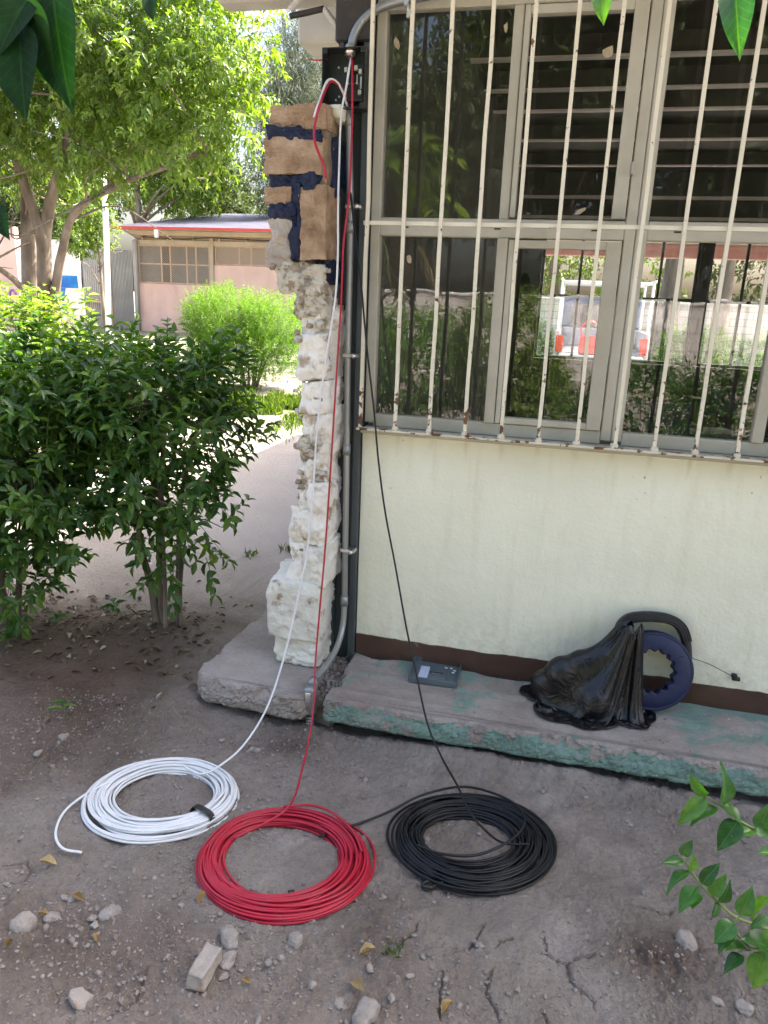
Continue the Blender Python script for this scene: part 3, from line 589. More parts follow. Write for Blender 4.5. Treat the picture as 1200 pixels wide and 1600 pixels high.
# ------------------------------------------------------------------ window grille
gr = thing('window_grille', 'cream painted steel window bars with rusty feet over the classroom window', 'window bars', (-.1, -.07, 1.12))
r2 = np.random.default_rng(3)
for k in range(21):
    x = -.757+.1325*k
    P_ = [(x+r2.normal(0, .001), -.07+r2.normal(0, .0012), 1.128+j*.2) for j in range(9)]; P_.append((x, -.07, 2.93))
    V, F = tube(P_, .0088, 4)
    ang = math.pi/4; V = np.asarray(V); V[:, 0:2] = (V[:, 0:2]-[x, -.07])@np.array([[math.cos(ang), -math.sin(ang)], [math.sin(ang), math.cos(ang)]])+[x, -.07]
    part('bar', (V, F), M['bar_paint'], gr)
for z0, z1, mt in ((1.116, 1.130, 'rail_rust'), (1.846, 1.860, 'grille_paint'), (2.76, 2.774, 'grille_paint')):
    part('rail', bbox(-.772, 1.95, -.064+.001, -.050, z0, z1, .001) if z0 > 1.2 else bbox(-.772, 1.95, -.086, -.045, z0, z1-.006, .002), M[mt], gr)
for k in range(21):
    if k % 5 == 0: part('wall_lug', bbox(-.757+.1325*k-.006, -.757+.1325*k+.006, -.05, .03, 2.762, 2.772, .001), M['grille_paint'], gr)
for k in range(1, 12):                                   # weld blobs at the foot of each bar
    x = -.757+.1325*k
    V, F = rough_block(x-.013, x+.013, -.082, -.056, 1.118, 1.140, 40+k, .9, .003, .1, 3, 90); part('weld', (V, F), M['rail_rust'], gr, True)

# ------------------------------------------------------------------ concrete slabs
def slab(name, outline, z0, z1, mat, seed, erode=.012, lean=0, under=.03, step=.006, chips=()):
    P_ = np.array(outline, float); L = np.linalg.norm(np.roll(P_, -1, 0)-P_, axis=1); pts = []
    for i in range(len(P_)):
        n = max(1, int(L[i]/step))
        if L[i] > 2.5: n = int(L[i]/.1)
        for k in range(n): pts.append(P_[i]+(P_[(i+1) % len(P_)]-P_[i])*k/n)
    Q = np.array(pts); T = np.roll(Q, -1, 0)-np.roll(Q, 1, 0); T /= np.linalg.norm(T, axis=1)[:, None]; Nn = np.stack([-T[:, 1], T[:, 0]], 1)   # inward for ccw
    rings = [(under, z0), (.010, z0+.002), (.003, z0+.009)]+[(0, z0+(z1-z0)*f) for f in (.16, .23, .30, .37, .44, .51, .58, .65, .72)]+[(0, z1-.021), (.0, z1-.014), (.001, z1-.007), (.004, z1-.001), (.010, z1), (.016, z1)]
    V = []
    s3 = np.stack([Q[:, 0], Q[:, 1], Q[:, 0]*0], 1)
    chip = np.maximum(0, fbm(s3*9, seed+3, 4))*.030*erode/.012
    for c0, c1, amt in chips:
        chip = chip+amt*np.exp(-(np.hypot(Q[:, 0]-c0, Q[:, 1]-c1)/.06)**2)*(.7+.5*vnoise(s3*60, seed+7))
    for inset, z in rings:
        p3 = np.stack([Q[:, 0]*1., Q[:, 1], np.full(len(Q), z)], 1)
        top = np.clip((z-(z0+.4*(z1-z0)))/((z1-z0)*.6), 0, 1)*(inset < .05)*(1-inset/.05)
        ins = inset+erode*.40*fbm(p3*np.array([14, 14, 26]), seed, 4)+erode*.30*fbm(p3*110, seed+1, 3, .6)-erode*.35*np.minimum(0, fbm(p3*40, seed+2, 2)+.25)+chip*top
        zz = z+(.004*fbm(p3*16, seed+9, 4) if inset < .03 else .0018*fbm(p3*9, seed+9, 4))-(chip*.55*np.exp(-(inset/.02)**2) if z >= z1-.012 else 0)
        if inset >= .05: ins = np.full(len(Q), inset)
        q = Q+Nn*ins[:, None] if not np.isscalar(ins) else Q+Nn*ins
        V.append(np.stack([q[:, 0], q[:, 1], np.broadcast_to(zz, (len(Q),))], 1))
    n = len(Q); m = len(rings); V = np.vstack(V); F = []
    for j in range(m-1):
        for i in range(n): F.append((j*n+i, j*n+(i+1) % n, (j+1)*n+(i+1) % n, (j+1)*n+i))
    # top: strips between the two long sides so that every face stays convex
    from mathutils.geometry import tessellate_polygon
    top = V[(m-1)*n:]
    for tri in tessellate_polygon([[Vector((p[0], p[1], 0)) for p in top]]): F.append(tuple((m-1)*n+k for k in tri))
    o = part(name, (V, F), mat, None, True)
    bm = bmesh.new(); bm.from_mesh(o.data); bmesh.ops.recalc_face_normals(bm, faces=list(bm.faces)); bm.to_mesh(o.data); bm.free()
    for p in o.data.polygons:
        p.use_smooth = False
    return o
def arc(cx, cy, r, a0, a1, n=10): return [(cx+r*math.cos(math.radians(a0+(a1-a0)*k/n)), cy+r*math.sin(math.radians(a0+(a1-a0)*k/n))) for k in range(n+1)]
gs = slab('concrete_slab', arc(-.755, -.39, .022, 180, 270, 5)+[(-.3, -.417), (.3, -.408), (1.0, -.405), (2.3, -.40), (2.3, .004), (-.772, .004)], .052, .150, M['slab_green'], 5, .012, chips=((.06, -.42, .03), (.14, -.42, .025), (.34, -.41, .03), (.42, -.41, .02), (-.35, -.42, .012), (.62, -.4, .02)))
tag(gs, 'walkway slab with worn teal green paint and chipped front edge under the classroom wall', 'concrete slab')
bs = slab('concrete_slab', arc(-1.24, -.315, .09, 180, 262, 10)+[(-1.1, -.415), (-.93, -.43)]+arc(-.885, -.385, .04, 270, 360, 5)+[(-.850, -.1), (-.885, .0), (-.90, .3), (-.90, 1.0), (-.90, 6.4), (-1.27, 6.4), (-1.275, 1.0), (-1.30, .3)], .045, .150, M['slab_bare'], 9, .016, under=.05, chips=((-1.2, -.41, .03), (-1.05, -.42, .02), (-1.32, -.2, .02)))
tag(bs, 'bare grey slab with rounded broken corner carrying the stone pillar', 'concrete slab')

# ------------------------------------------------------------------ stone pillar
pil = thing('stone_pillar', 'broken stone pillar, brown blue-jointed blocks above and whitewashed rubble below', 'pillar', (-.97, -.08, .15))
def stone(x0, x1, z0, z1, y0, y1, mat, seed, rnd=.45, amp=.012, jit=.10, n=11, fs=13, ridge=0, name='stone'):
    V, F = rough_block(x0, x1, y0, y1, z0, z1, seed, rnd, amp, jit, n+9, fs, ridge)
    c = V.mean(0); d = unit_(V-c); q = V*75+seed
    V = V+d*(.0045*fbm(q, seed+40, 3, .6)-.006*np.maximum(0, vnoise(V*38+seed, seed+41)-.25))[:, None]
    return part(name, (V, F), M[mat], pil, mat not in ('sandstone', 'grey_stone', 'blue_joint'))
BK = .06
stone(-1.085, -.880, 2.140, 2.208, -.17, BK, 'sandstone', 1, .12, .009, 0.11, 13, 13, .004)
stone(-1.092, -.890, 1.992, 2.104, -.185, BK, 'sandstone', 2, .12, .009, 0.1, 13, 13, .004)
stone(-1.090, -1.006, 1.892, 1.948, -.18, BK, 'sandstone', 3, .12, .009, 0.15000000000000002, 13, 13, .004)
stone(-.968, -.872, 1.704, 1.954, -.185, BK, 'sandstone', 4, .12, .009, 0.11, 13, 13, .004)
stone(-1.092, -1.002, 1.690, 1.856, -.18, BK, 'grey_stone', 5, .45, .020, .10)
stone(-1.075, -.900, 2.10, 2.14, -.181, .04, 'blue_joint', 11, .3, .013, .12, 8, 24, name='mortar')
stone(-1.078, -.905, 1.945, 1.998, -.181, .04, 'blue_joint', 12, .3, .013, .12, 8, 24, name='mortar')
stone(-1.078, -.985, 1.853, 1.898, -.181, .04, 'blue_joint', 13, .3, .013, .12, 8, 24, name='mortar')
stone(-1.008, -.965, 1.705, 1.965, -.181, .04, 'blue_joint', 14, .3, .013, .12, 10, 24, name='mortar')
stone(-.925, -.868, 1.640, 1.722, -.15, .05, 'blue_joint', 15, .5, .010, .06, 8, 24, name='mortar')
stone(-.905, -.866, 1.93, 2.13, -.10, .05, 'blue_joint', 16, .5, .010, .06, 8, 24, name='mortar')
stone(-1.060, -.885, 1.60, 1.712, -.165, BK, 'mortar', 21, .6, .026, .16, 13, 12, .012)
stone(-1.000, -.872, 1.52, 1.64, -.160, BK, 'mortar', 22, .6, .026, .14, 13, 12, .012)
stone(-.965, -.856, 1.43, 1.56, -.150, BK, 'lime_stone', 23, .5, .022, .14, 12, 13, .01)
stone(-.996, -.856, 1.285, 1.478, -.180, BK, 'lime_stone', 24, .75, .020, .10, 13, 10)
stone(-.968, -.854, 1.18, 1.300, -.165, BK, 'lime_stone', 25, .45, .020, .10, 12, 13)
stone(-.968, -.905, 1.045, 1.195, -.175, BK, 'lime_stone', 26, .6, .022, .12, 12, 12, .01)
stone(-.925, -.852, 1.06, 1.20, -.165, BK, 'lime_stone', 27, .7, .018, .12, 12, 12)
stone(-.972, -.900, .985, 1.075, -.180, BK, 'mortar', 28, .7, .016, .1, 10, 14)
stone(-.930, -.852, .90, 1.075, -.170, BK, 'lime_stone', 29, .6, .020, .12, 12, 12, .01)
stone(-.975, -.905, .80, .995, -.180, BK, 'lime_stone', 30, .6, .022, .12, 12, 12, .01)
stone(-.930, -.850, .76, .92, -.175, BK, 'lime_stone', 31, .5, .018, .12, 12, 12)
stone(-.998, -.915, .665, .815, -.185, BK, 'lime_stone', 32, .65, .020, .12, 12, 12, .008)
stone(-.940, -.858, .655, .78, -.180, BK, 'lime_stone', 33, .5, .018, .12, 12, 12)
stone(-1.015, -.930, .515, .68, -.190, BK, 'lime_stone', 34, .7, .020, .10, 12, 12)
stone(-.945, -.850, .50, .668, -.195, BK, 'lime_white', 35, .35, .012, .08, 12, 12)
stone(-1.085, -.868, .262, .522, -.215, BK, 'lime_white', 36, .42, .014, .06, 14, 9, .006)
stone(-1.062, -.872, .146, .272, -.190, BK, 'lime_white', 37, .30, .012, .05, 13, 14)
V, F = rough_block(-.955, -.878, -.125, .05, .16, 1.60, 51, .2, .014, .02, 16, 14); part('mortar', (V, F), M['lime_stone'], pil, True)
V, F = rough_block(-1.05, -.885, -.14, .05, 1.72, 2.14, 52, .2, .010, .02, 12, 14); part('mortar', (V, F), M['mortar_brown'], pil, True)
# loose mortar crumbs in the joints
rr = np.random.default_rng(77); cv = []; 
for k in range(150):
    z = rr.uniform(.3, 1.7); x = rr.uniform(-.985, -.866); y = rr.uniform(-.165, -.13); s = rr.uniform(.006, .018)
    cv.append(rough_block(x-s, x+s, y-s*.8, y+s*.8, z-s*.8, z+s*.8, 300+k, .8, s*.4, .2, 1, 60))
o = part('mortar_crumbs', join(*cv), M['mortar'], pil, True); o['kind'] = 'stuff'

# ------------------------------------------------------------------ conduits and electrical box
def circ_prism(cx, cz, r, y0, y1, n=12): return prism([(cx+r*math.cos(2*math.pi*k/n), cz+r*math.sin(2*math.pi*k/n)) for k in range(n)], y0, y1)
cu = thing('conduit_pipe', 'grey conduit bending over from the window head into the box top', 'pipe', (-.839, -.03, 2.37))
CU = [(-.10, -.03, 2.603), (-.395, -.03, 2.579), (-.561, -.03, 2.558), (-.680, -.03, 2.543), (-.754, -.03, 2.524), (-.806, -.032, 2.488), (-.832, -.037, 2.445), (-.838, -.044, 2.404), (-.839, -.050, 2.380)]
part('pipe', tube(catmull(CU, 8), .0145, 14), M['conduit'], cu, True)
part('connector', tube([(-.8385, -.047, 2.414), (-.839, -.050, 2.384)], .019, 14), M['zinc'], cu, True)
part('strap', join(bbox(-.66, -.645, -.052, -.001, 2.522, 2.566, .003), bbox(-.66, -.645, -.012, -.001, 2.50, 2.59, .002)), M['zinc'], cu)
cdn = thing('conduit_pipe', 'grey conduit running down the steel column and bending into the ground', 'pipe', (-.84, -.36, .0))
CD = [(-.838, -.055, 2.22), (-.832, -.052, 2.05), (-.824, -.050, 1.85), (-.822, -.050, 1.47), (-.816, -.050, 1.03), (-.811, -.050, .56), (-.808, -.054, .38), (-.807, -.080, .288), (-.809, -.145, .232), (-.819, -.230, .200), (-.832, -.315, .186), (-.838, -.352, .184)]
part('pipe', tube(catmull(CD, 8), .0122, 14), M['conduit'], cdn, True)
for z, x in ((2.185, -.837), (1.838, -.8235), (1.03, -.816), (.40, -.809)):
    part('coupling', tube([(x, -.051, z+.02), (x-.0003, -.051, z-.02)], .0155, 14), M['conduit'], cdn, True)
for z, x in ((1.905, -.825), (1.388, -.8215), (.62, -.812)):
    s = part('strap', join(bbox(x-.016, x+.042, -.068, -.022, z-.007, z+.007, .003)), M['zinc'], cdn)
    part('bolt', circ_prism(x+.030, z, .0085, -.082, -.066), M['zinc'], s, True)
lb = part('conduit_body', join(bbox(-.862, -.816, -.398, -.345, .060, .176, .012, 3), tube([(-.838, -.330, .183), (-.838, -.36, .172)], .018, 12)), M['conduit'], cdn, True)
part('body_cover', bbox(-.851, -.829, -.4035, -.397, .078, .160, .008, 2), M['zinc'], lb, True)
part('lower_pipe', tube([(-.840, -.372, .07), (-.842, -.372, .01), (-.844, -.372, -.08)], .0150, 14), M['steel_dark'], cdn, True)
for k in range(4): part('thread', tube([(-.8405, -.372, .048-k*.012), (-.8405, -.372, .041-k*.012)], .0175, 14), M['conduit'], cdn, True)

eb = thing('electrical_box', 'open dark grey breaker box without its cover on the steel column', 'electrical box', (-.85, -.03, 2.21))
x0, x1, z0, z1, yf, yb = -.925, -.772, 2.213, 2.398, -.092, -.030
part('back_panel', box(x0, x1, yb, yb+.003, z0, z1), M['box_grey'], eb)
part('side', join(box(x0, x0+.003, yf, yb, z0, z1), box(x1-.003, x1, yf, yb, z0, z1), box(x0+.003, x1-.003, yf, yb, z1-.003, z1), box(x0+.003, x1-.003, yf, yb, z0, z0+.003)), M['box_grey'], eb)
for sx in (x0+.003, x1-.018):
    for sz in (z0+.003, z1-.018):
        t_ = part('corner_tab', bbox(sx, sx+.015, yf, yf+.002, sz, sz+.015, .001), M['box_grey'], eb); part('screw_hole', circ_prism(sx+.0075, sz+.0075, .0032, yf-.0012, yf+.0005), M['box_black'], t_)
part('breaker_base', bbox(-.845, -.780, -.075, -.034, 2.238, 2.352, .004, 2), M['box_black'], eb)
for xx in (-.836, -.820, -.804):
    b_ = part('bus_bar', bbox(xx-.002, xx+.002, -.083, -.074, 2.292, 2.318, .001), M['brass'], eb); part('bus_foot', bbox(xx-.004, xx+.004, -.084, -.074, 2.287, 2.293, .001), M['brass'], b_)
for xx, zz in ((-.808, 2.336), (-.792, 2.325), (-.793, 2.262), (-.842, 2.331)): part('terminal', bbox(xx-.006, xx+.006, -.088, -.073, zz-.008, zz+.008, .0015), M['brass'], eb)
part('label_strip', box(-.7945, -.7885, -.0765, -.0745, 2.275, 2.312), M['zinc'], eb)
for xx, zz in ((-.884, 2.352), (-.880, 2.262), (-.828, 2.270), (-.892, 2.252)): part('screw', circ_prism(xx, zz, .0035, -.036, -.029), M['zinc'], eb)
# crumbling render behind the box's lower corner
V, F = rough_block(-.925, -.850, -.10, .02, 2.180, 2.222, 61, .6, .012, .15, 9, 20); part('render_patch', (V, F), M['cream_plaster'], bld, True)
et = thing('bracket_pipe', 'thin bent grey service pipe bracket under the eave', 'pipe', (-1.06, .2, 2.58))
part('pipe', tube(catmull([(-.98, .04, 2.66), (-1.033, .04, 2.612), (-1.090, .04, 2.556)], 5), .0125, 10), M['roof_concrete'], et, True)
part('arm', tube(catmull([(-1.090, .04, 2.538), (-1.03, .04, 2.546), (-.966, .04, 2.556)], 5), .0105, 8), M['steel_dark'], et, True)
part('arm', tube(catmull([(-.966, .04, 2.556), (-.950, .04, 2.538), (-.904, .04, 2.483), (-.899, .04, 2.443), (-.892, .03, 2.391)], 5), .010, 8), M['roof_concrete'], et, True)
for i, (P_, c, lab) in enumerate((([(-.880, -.03, 2.395), (-.893, -.0, 2.44), (-.885, .03, 2.475), (-.872, .05, 2.50)], 'red_wire', 'short red wire end poking up behind the electrical box'), ([(-.92, -.05, 2.375), (-.95, -.05, 2.372), (-.985, -.05, 2.376)], 'red_wire', 'short red wire end sticking out of the box side'))):
    tag(part('wire_end', tube(catmull(P_, 6), .0024, 6), M[c], None, True), lab, 'wire')
pg = thing('wire_pigtail', 'looped red and white wire tails hanging out of the electrical box', 'wire', (-.9, -.12, 2.1))
PT = [(-.839, -.055, 2.229), (-.842, -.075, 2.254), (-.856, -.100, 2.278), (-.875, -.125, 2.287), (-.884, -.150, 2.270), (-.888, -.195, 2.218), (-.899, -.212, 2.167), (-.904, -.222, 2.117), (-.898, -.226, 2.078), (-.881, -.226, 2.039), (-.865, -.226, 2.006), (-.862, -.220, 1.976)]
part('red_tail', tube(catmull(PT, 6), .0044, 8), M['red_wire'], pg, True)
part('bare_end', tube([(-.862, -.220, 1.976), (-.862, -.218, 1.958)], .0026, 6), M['copper'], pg, True)
PW = [(-.842, -.060, 2.226), (-.849, -.085, 2.260), (-.862, -.110, 2.285), (-.880, -.130, 2.292), (-.889, -.155, 2.273), (-.894, -.190, 2.223), (-.902, -.207, 2.187), (-.908, -.215, 2.160)]
part('white_tail', tube(catmull(PW, 6), .0042, 8), M['white_wire'], pg, True)

# ------------------------------------------------------------------ wire coils
E1 = np.array([.972, .233]); E2 = np.array([-.233, .972])
def coil(cx, cy, ra, rb, hw, nturn, wr, seed, skew=(0, 0), layers=5, loose=.10):
    r = np.random.default_rng(seed); seg = 120; per = []
    rows = []
    n_left = nturn; w0 = int(2*hw/(wr*2.05))
    j = 0
    while n_left > 0:
        k = max(3, min(n_left, w0-int(j*1.1))); rows.append(k); n_left -= k; j += 1
    slots = []
    for j, k in enumerate(rows):
        for i in range(k): slots.append(((i-(k-1)/2)*2*wr*(1.0 if k >= w0-2 else 1.08), wr+j*1.72*wr))
    slots = np.array(slots)
    order = np.argsort(slots[:, 1]*1.0+r.normal(0, .006, len(slots)))         # lower layers first, with shuffles
    slots = slots[order][:nturn]
    th = np.linspace(0, 2*math.pi, seg, endpoint=False); pts = []
    A = r.normal(0, .0046, (nturn+1, 2)); Bm = r.normal(0, .0032, (nturn+1, 2))
    lo = r.random(nturn+1) < loose; A[lo] *= 2.4; dz = np.where(lo, .004, 0)
    gz = ground_h(cx+ra*(np.cos(th)*E1[0])+rb*np.sin(th)*E2[0], cy+ra*np.cos(th)*E1[1]+rb*np.sin(th)*E2[1])
    gz = np.convolve(np.concatenate([gz, gz, gz]), np.ones(21)/21, 'same')[seg:2*seg]; gz = gz*.5+gz.mean()*.5+.002
    for k in range(nturn):
        k2 = min(k+1, nturn-1)
        f = th/(2*math.pi); f = f*f*(3-2*f)
        off = slots[k, 0]*(1-f)+slots[k2, 0]*f; zz = slots[k, 1]*(1-f)+slots[k2, 1]*f
        a = A[k][None, :]*(1-f)[:, None]+A[k2][None, :]*f[:, None]; b = Bm[k][None, :]*(1-f)[:, None]+Bm[k2][None, :]*f[:, None]
        rad = off+a[:, 0]*np.cos(th)+a[:, 1]*np.sin(th)+b[:, 0]*np.cos(2*th)+b[:, 1]*np.sin(3*th)
        rad = rad*(1+.35*np.cos(th-skew[1])*skew[0])
        u = (ra+rad)*np.cos(th); v = (rb+rad)*np.sin(th)
        zz = zz*(1-.18*np.cos(th-skew[1])*skew[0])+dz[k]*(1+np.sin(th*2+k))
        pts.append(np.stack([cx+u*E1[0]+v*E2[0], cy+u*E1[1]+v*E2[1], gz+zz], 1))
    return np.vstack(pts)
def to_ground(P_, r): P_ = np.array(P_, float); h = ground_h(P_[:, 0], P_[:, 1]); P_[:, 2] = np.maximum(P_[:, 2], h+r*.9); return P_
def wire_coil(name, label, c, mat, wr, lead, geo, tail=None, group='wire coils on the dirt'):
    t_ = thing(name, label, 'wire coil', (c[0], c[1], 0), group)
    P_ = coil(c[0], c[1], *geo[:4], wr, *geo[4:])
    part('winding', tube(P_, wr, 7, False), M[mat], t_, True)
    part('lead', tube(to_ground(catmull(lead, 8), wr), wr*.9, 8), M[mat], t_, True)
    if tail is not None: part('tail', tube(to_ground(catmull(tail, 8), wr), wr, 8), M[mat], t_, True)
    return t_, P_
def tape_band(t_, cx, cy, ra, rb, ang, hw, ht, name='tape_band', w=.022):
    th = math.radians(ang); d = np.array([E1[0]*math.cos(th)*ra+E2[0]*math.sin(th)*rb, E1[1]*math.cos(th)*ra+E2[1]*math.sin(th)*rb]); c = np.array([cx, cy])+d
    n = d/np.linalg.norm(d); tn = np.array([-n[1], n[0]]); V = []; F = []; m = 16
    z = float(ground_h(np.array([c[0]]), np.array([c[1]]))[0])
    for s in (-1, -.5, .5, 1):
        for k in range(m):
            a = 2*math.pi*k/m; o_ = n*hw*math.copysign(abs(math.cos(a))**.7, math.cos(a))*(1+.04*random.uniform(-1, 1)); hh = max(.001, ht/2+ht*.56*math.copysign(abs(math.sin(a))**.7, math.sin(a)))
            p = c+o_+tn*s*w/2; V.append((p[0], p[1], z+hh))
    for s in range(3):
        for k in range(m): F.append((s*m+k, s*m+(k+1) % m, (s+1)*m+(k+1) % m, (s+1)*m+k))
    return part(name, (V, F), M['tape'], t_, True)
WL = [(-.8325, -.052, 2.384), (-.832, -.068, 2.362), (-.829, -.097, 2.321), (-.833, -.112, 2.264), (-.845, -.120, 2.186), (-.845, -.130, 2.045), (-.843, -.140, 1.902), (-.837, -.150, 1.734), (-.839, -.165, 1.583), (-.859, -.195, 1.383), (-.877, -.225, 1.156), (-.877, -.262, .925), (-.881, -.310, .693), (-.902, -.370, .485), (-.922, -.460, .290), (-.943, -.560, .159), (-.977, -.680, .083), (-1.016, -.775, .060), (-1.06, -.83, .052), (-1.14, -.80, .045)]
wc, _ = wire_coil('wire_coil', 'coil of white insulated wire lying on the dirt', (-1.150, -.920), 'white_wire', .0042, WL, (.203, .163, .054, 40, 21, (.5, 3.6)), [(-1.345, -.93, .03), (-1.395, -1.00, .012), (-1.405, -1.08, .008), (-1.37, -1.165, .008), (-1.31, -1.215, .008), (-1.245, -1.215, .008)])
tape_band(wc, -1.150, -.920, .193, .158, -38, .044, .042)
RL = [(-.8395, -.052, 2.384), (-.826, -.070, 2.360), (-.812, -.107, 2.284), (-.806, -.120, 2.146), (-.806, -.130, 1.945), (-.820, -.140, 1.777), (-.821, -.150, 1.584), (-.825, -.165, 1.383), (-.827, -.185, 1.201), (-.828, -.222, .921), (-.825, -.270, .687), (-.818, -.340, .484), (-.803, -.425, .316), (-.779, -.510, .186), (-.762, -.610, .098), (-.742, -.740, .055), (-.718, -.86, .064), (-.722, -.934, .064), (-.762, -.985, .05), (-.84, -1.06, .03)]
rc, _ = wire_coil('wire_coil', 'coil of red insulated wire lying on the dirt', (-.672, -1.080), 'red_wire', .0041, RL, (.210, .185, .052, 44, 33, (.25, 4.6)), [(-.74, -.905, .052), (-.66, -.865, .045), (-.58, -.885, .048), (-.50, -.94, .042), (-.455, -1.0, .03)])
tape_band(rc, -.672, -1.080, .165, .14, -75, .010, .030, w=.016)
BL = [(-.824, -.058, 1.954), (-.807, -.078, 1.878), (-.790, -.092, 1.793), (-.765, -.098, 1.653), (-.735, -.103, 1.430), (-.698, -.108, 1.200), (-.669, -.125, 1.012), (-.627, -.160, .828), (-.570, -.210, .648), (-.498, -.290, .433), (-.440, -.360, .295), (-.372, -.460, .160), (-.302, -.545, .090), (-.22, -.690, .085), (-.168, -.772, .060), (-.101, -.815, .030), (-.05, -.86, .045), (.02, -.85, .05)]
bc, _ = wire_coil('wire_coil', 'coil of black insulated wire lying on the dirt', (-.155, -.835), 'black_wire', .0041, BL, (.198, .163, .070, 50, 45, (.35, -.4), 5, .25), [(-.60, -.965, .02), (-.545, -.905, .016), (-.50, -.86, .012), (-.42, -.79, .022), (-.33, -.70, .040), (-.20, -.635, .052), (-.06, -.66, .052), (.0, -.74, .05), (-.03, -.84, .05), (-.12, -.93, .045), (-.22, -.965, .05), (-.3, -.95, .05)])
tie = part('tie', join(tube(catmull([(-.235, -1.035, .012), (-.25, -1.05, .02), (-.262, -1.062, .012), (-.245, -1.066, .008), (-.225, -1.05, .014), (-.205, -1.04, .02)], 5), .004, 6), rough_block(-.262, -.232, -1.068, -1.04, .004, .018, 5, .6, .003, .2, 2, 60)), M['tape'], bc, True)

# ------------------------------------------------------------------ cover plate of the box, lying on the walkway
cv_ = thing('box_cover', 'grey metal breaker box cover lying on the green slab', 'metal cover', (-.41, -.09, .151))
ang = math.radians(2.5); cs_, sn_ = math.cos(ang), math.sin(ang)
def rotc(VF, c=(-.41, -.09), tilt=.012):
    V = np.array(VF[0], float); x = V[:, 0].copy(); y = V[:, 1].copy(); V[:, 2] += .151+(x/.19)*-.004
    V[:, 0] = c[0]+x*cs_-y*sn_; V[:, 1] = c[1]+x*sn_+y*cs_; return V, VF[1]
part('plate', rotc(bbox(-.095, .095, -.085, .085, .006, .009, .001)), M['cover_grey'], cv_)
part('rim', rotc(join(bbox(-.097, -.093, -.087, .087, .0, .026, .001), bbox(.093, .097, -.087, .087, 0, .026, .001), bbox(-.093, .093, -.087, -.083, 0, .024, .001), bbox(-.093, .093, .083, .087, 0, .026, .001))), M['cover_grey'], cv_)
part('paper_label', rotc(box(-.062, -.026, -.055, .040, .0094, .0102)), M['label_print'], cv_)
sl_ = part('slot', rotc(join(bbox(-.022, .034, .003, .008, .009, .014, .001), bbox(-.022, .034, -.018, -.013, .009, .012, .001))), M['cover_grey'], cv_)
part('slot_gap', rotc(box(-.020, .032, -.004, .003, .0093, .0100)), M['box_black'], sl_)
part('slot_strip', rotc(box(-.012, .030, -.012, -.005, .0093, .0103)), M['zinc'], sl_)
part('ridge', rotc(join(bbox(.050, .054, -.07, .05, .009, .0125, .001), bbox(-.08, .09, .060, .064, .009, .0125, .001))), M['cover_grey'], cv_)
for (a_, b_) in ((.038, .052), (.058, .054), (.074, .038), (.070, .020)): part('chipped_spot', rotc(bbox(a_-.006, a_+.006, b_-.003, b_+.003, .009, .0112, .001)), M['white_paint'], cv_)

# ------------------------------------------------------------------ fish tape reel
ft = thing('fish_tape_reel', 'blue fish tape reel with black handle leaning on the wall beside the bag', 'cable reel', (.415, -.115, .15))
def reel_xf(V):
    V = np.array(V, float); lean = math.radians(15); yawr = math.radians(9)
    x, y, z = V[:, 0], V[:, 1], V[:, 2]
    y2 = y*math.cos(lean)+z*math.sin(lean); z2 = -y*math.sin(lean)+z*math.cos(lean)
    return np.stack([.408+x*math.cos(yawr)-y2*math.sin(yawr), -.118+x*math.sin(yawr)+y2*math.cos(yawr), .158+z2], 1)
R0 = .148; cz = .148; nseg = 168
inner = lambda a: .0785+.0055*math.cos(14*a)
prof = [(0, -.019), (.025, -.0222), (.10, -.023), (.80, -.023), (.83, -.0212), (.86, -.0225), (.965, -.0222), (1, -.017), (1, .017), (.965, .0222), (.10, .023), (0, .019)]
V = []; F = []; m = len(prof)
for k in range(nseg):
    a = 2*math.pi*k/nseg; ri = inner(a)
    for f_, yy in prof: rr_ = ri+(R0-ri)*f_; V.append((rr_*math.cos(a), yy, cz+rr_*math.sin(a)))
for k in range(nseg):
    for i in range(m): F.append((k*m+i, k*m+(i+1) % m, ((k+1) % nseg)*m+(i+1) % m, ((k+1) % nseg)*m+i))
part('reel', (reel_xf(V), F), M['blue_plastic'], ft, True)
HP = [(-.128, .205), (-.134, .250), (-.124, .300), (-.096, .333), (-.05, .345), (0, .348), (.05, .343), (.086, .325), (.107, .295), (.120, .252), (.130, .205)]
HC = catmull([(x, 0, z) for x, z in HP], 6)
T = np.gradient(HC, axis=0); T /= np.linalg.norm(T, axis=1)[:, None]; Nr = np.stack([-T[:, 2], T[:, 1]*0, T[:, 0]], 1)
secp = [(-.017, -.018), (-.010, -.024), (.012, -.024), (.019, -.016), (.019, .016), (.012, .024), (-.010, .024), (-.017, .018)]
V = []; F = []; m = len(secp)
for i in range(len(HC)):
    s = i/(len(HC)-1); taper = .45+.55*min(1, 4*min(s, 1-s)+.1)
    for q, w_ in secp: p = HC[i]+Nr[i]*q*taper; V.append((p[0], w_*(.7+.3*taper), p[2]))
for i in range(len(HC)-1):
    for k in range(m): F.append((i*m+k, i*m+(k+1) % m, (i+1)*m+(k+1) % m, (i+1)*m+k))
F += [tuple(range(m)), tuple(range((len(HC)-1)*m, len(HC)*m))[::-1]]
hd = part('handle', (reel_xf(V), F), M['black_plastic'], ft, True)
for off in (-.012, -.003, .006, .014):                       # raised grip ribs running round the handle
    part('grip_rib', (reel_xf(np.array(tube([(p+nn*off) + np.array([0, -.0245, 0]) for p, nn in zip(HC[8:-8], Nr[8:-8])], .0019, 5)[0])), tube([(p+nn*off) for p, nn in zip(HC[8:-8], Nr[8:-8])], .0019, 5)[1]), M['black_plastic'], hd, True)
part('steel_tape', tube(catmull([(.497, -.075, .372), (.55, -.05, .356), (.605, -.035, .337), (.663, -.025, .310), (.705, -.022, .292)], 6), .0014, 6), M['steel_dark'], ft, True)
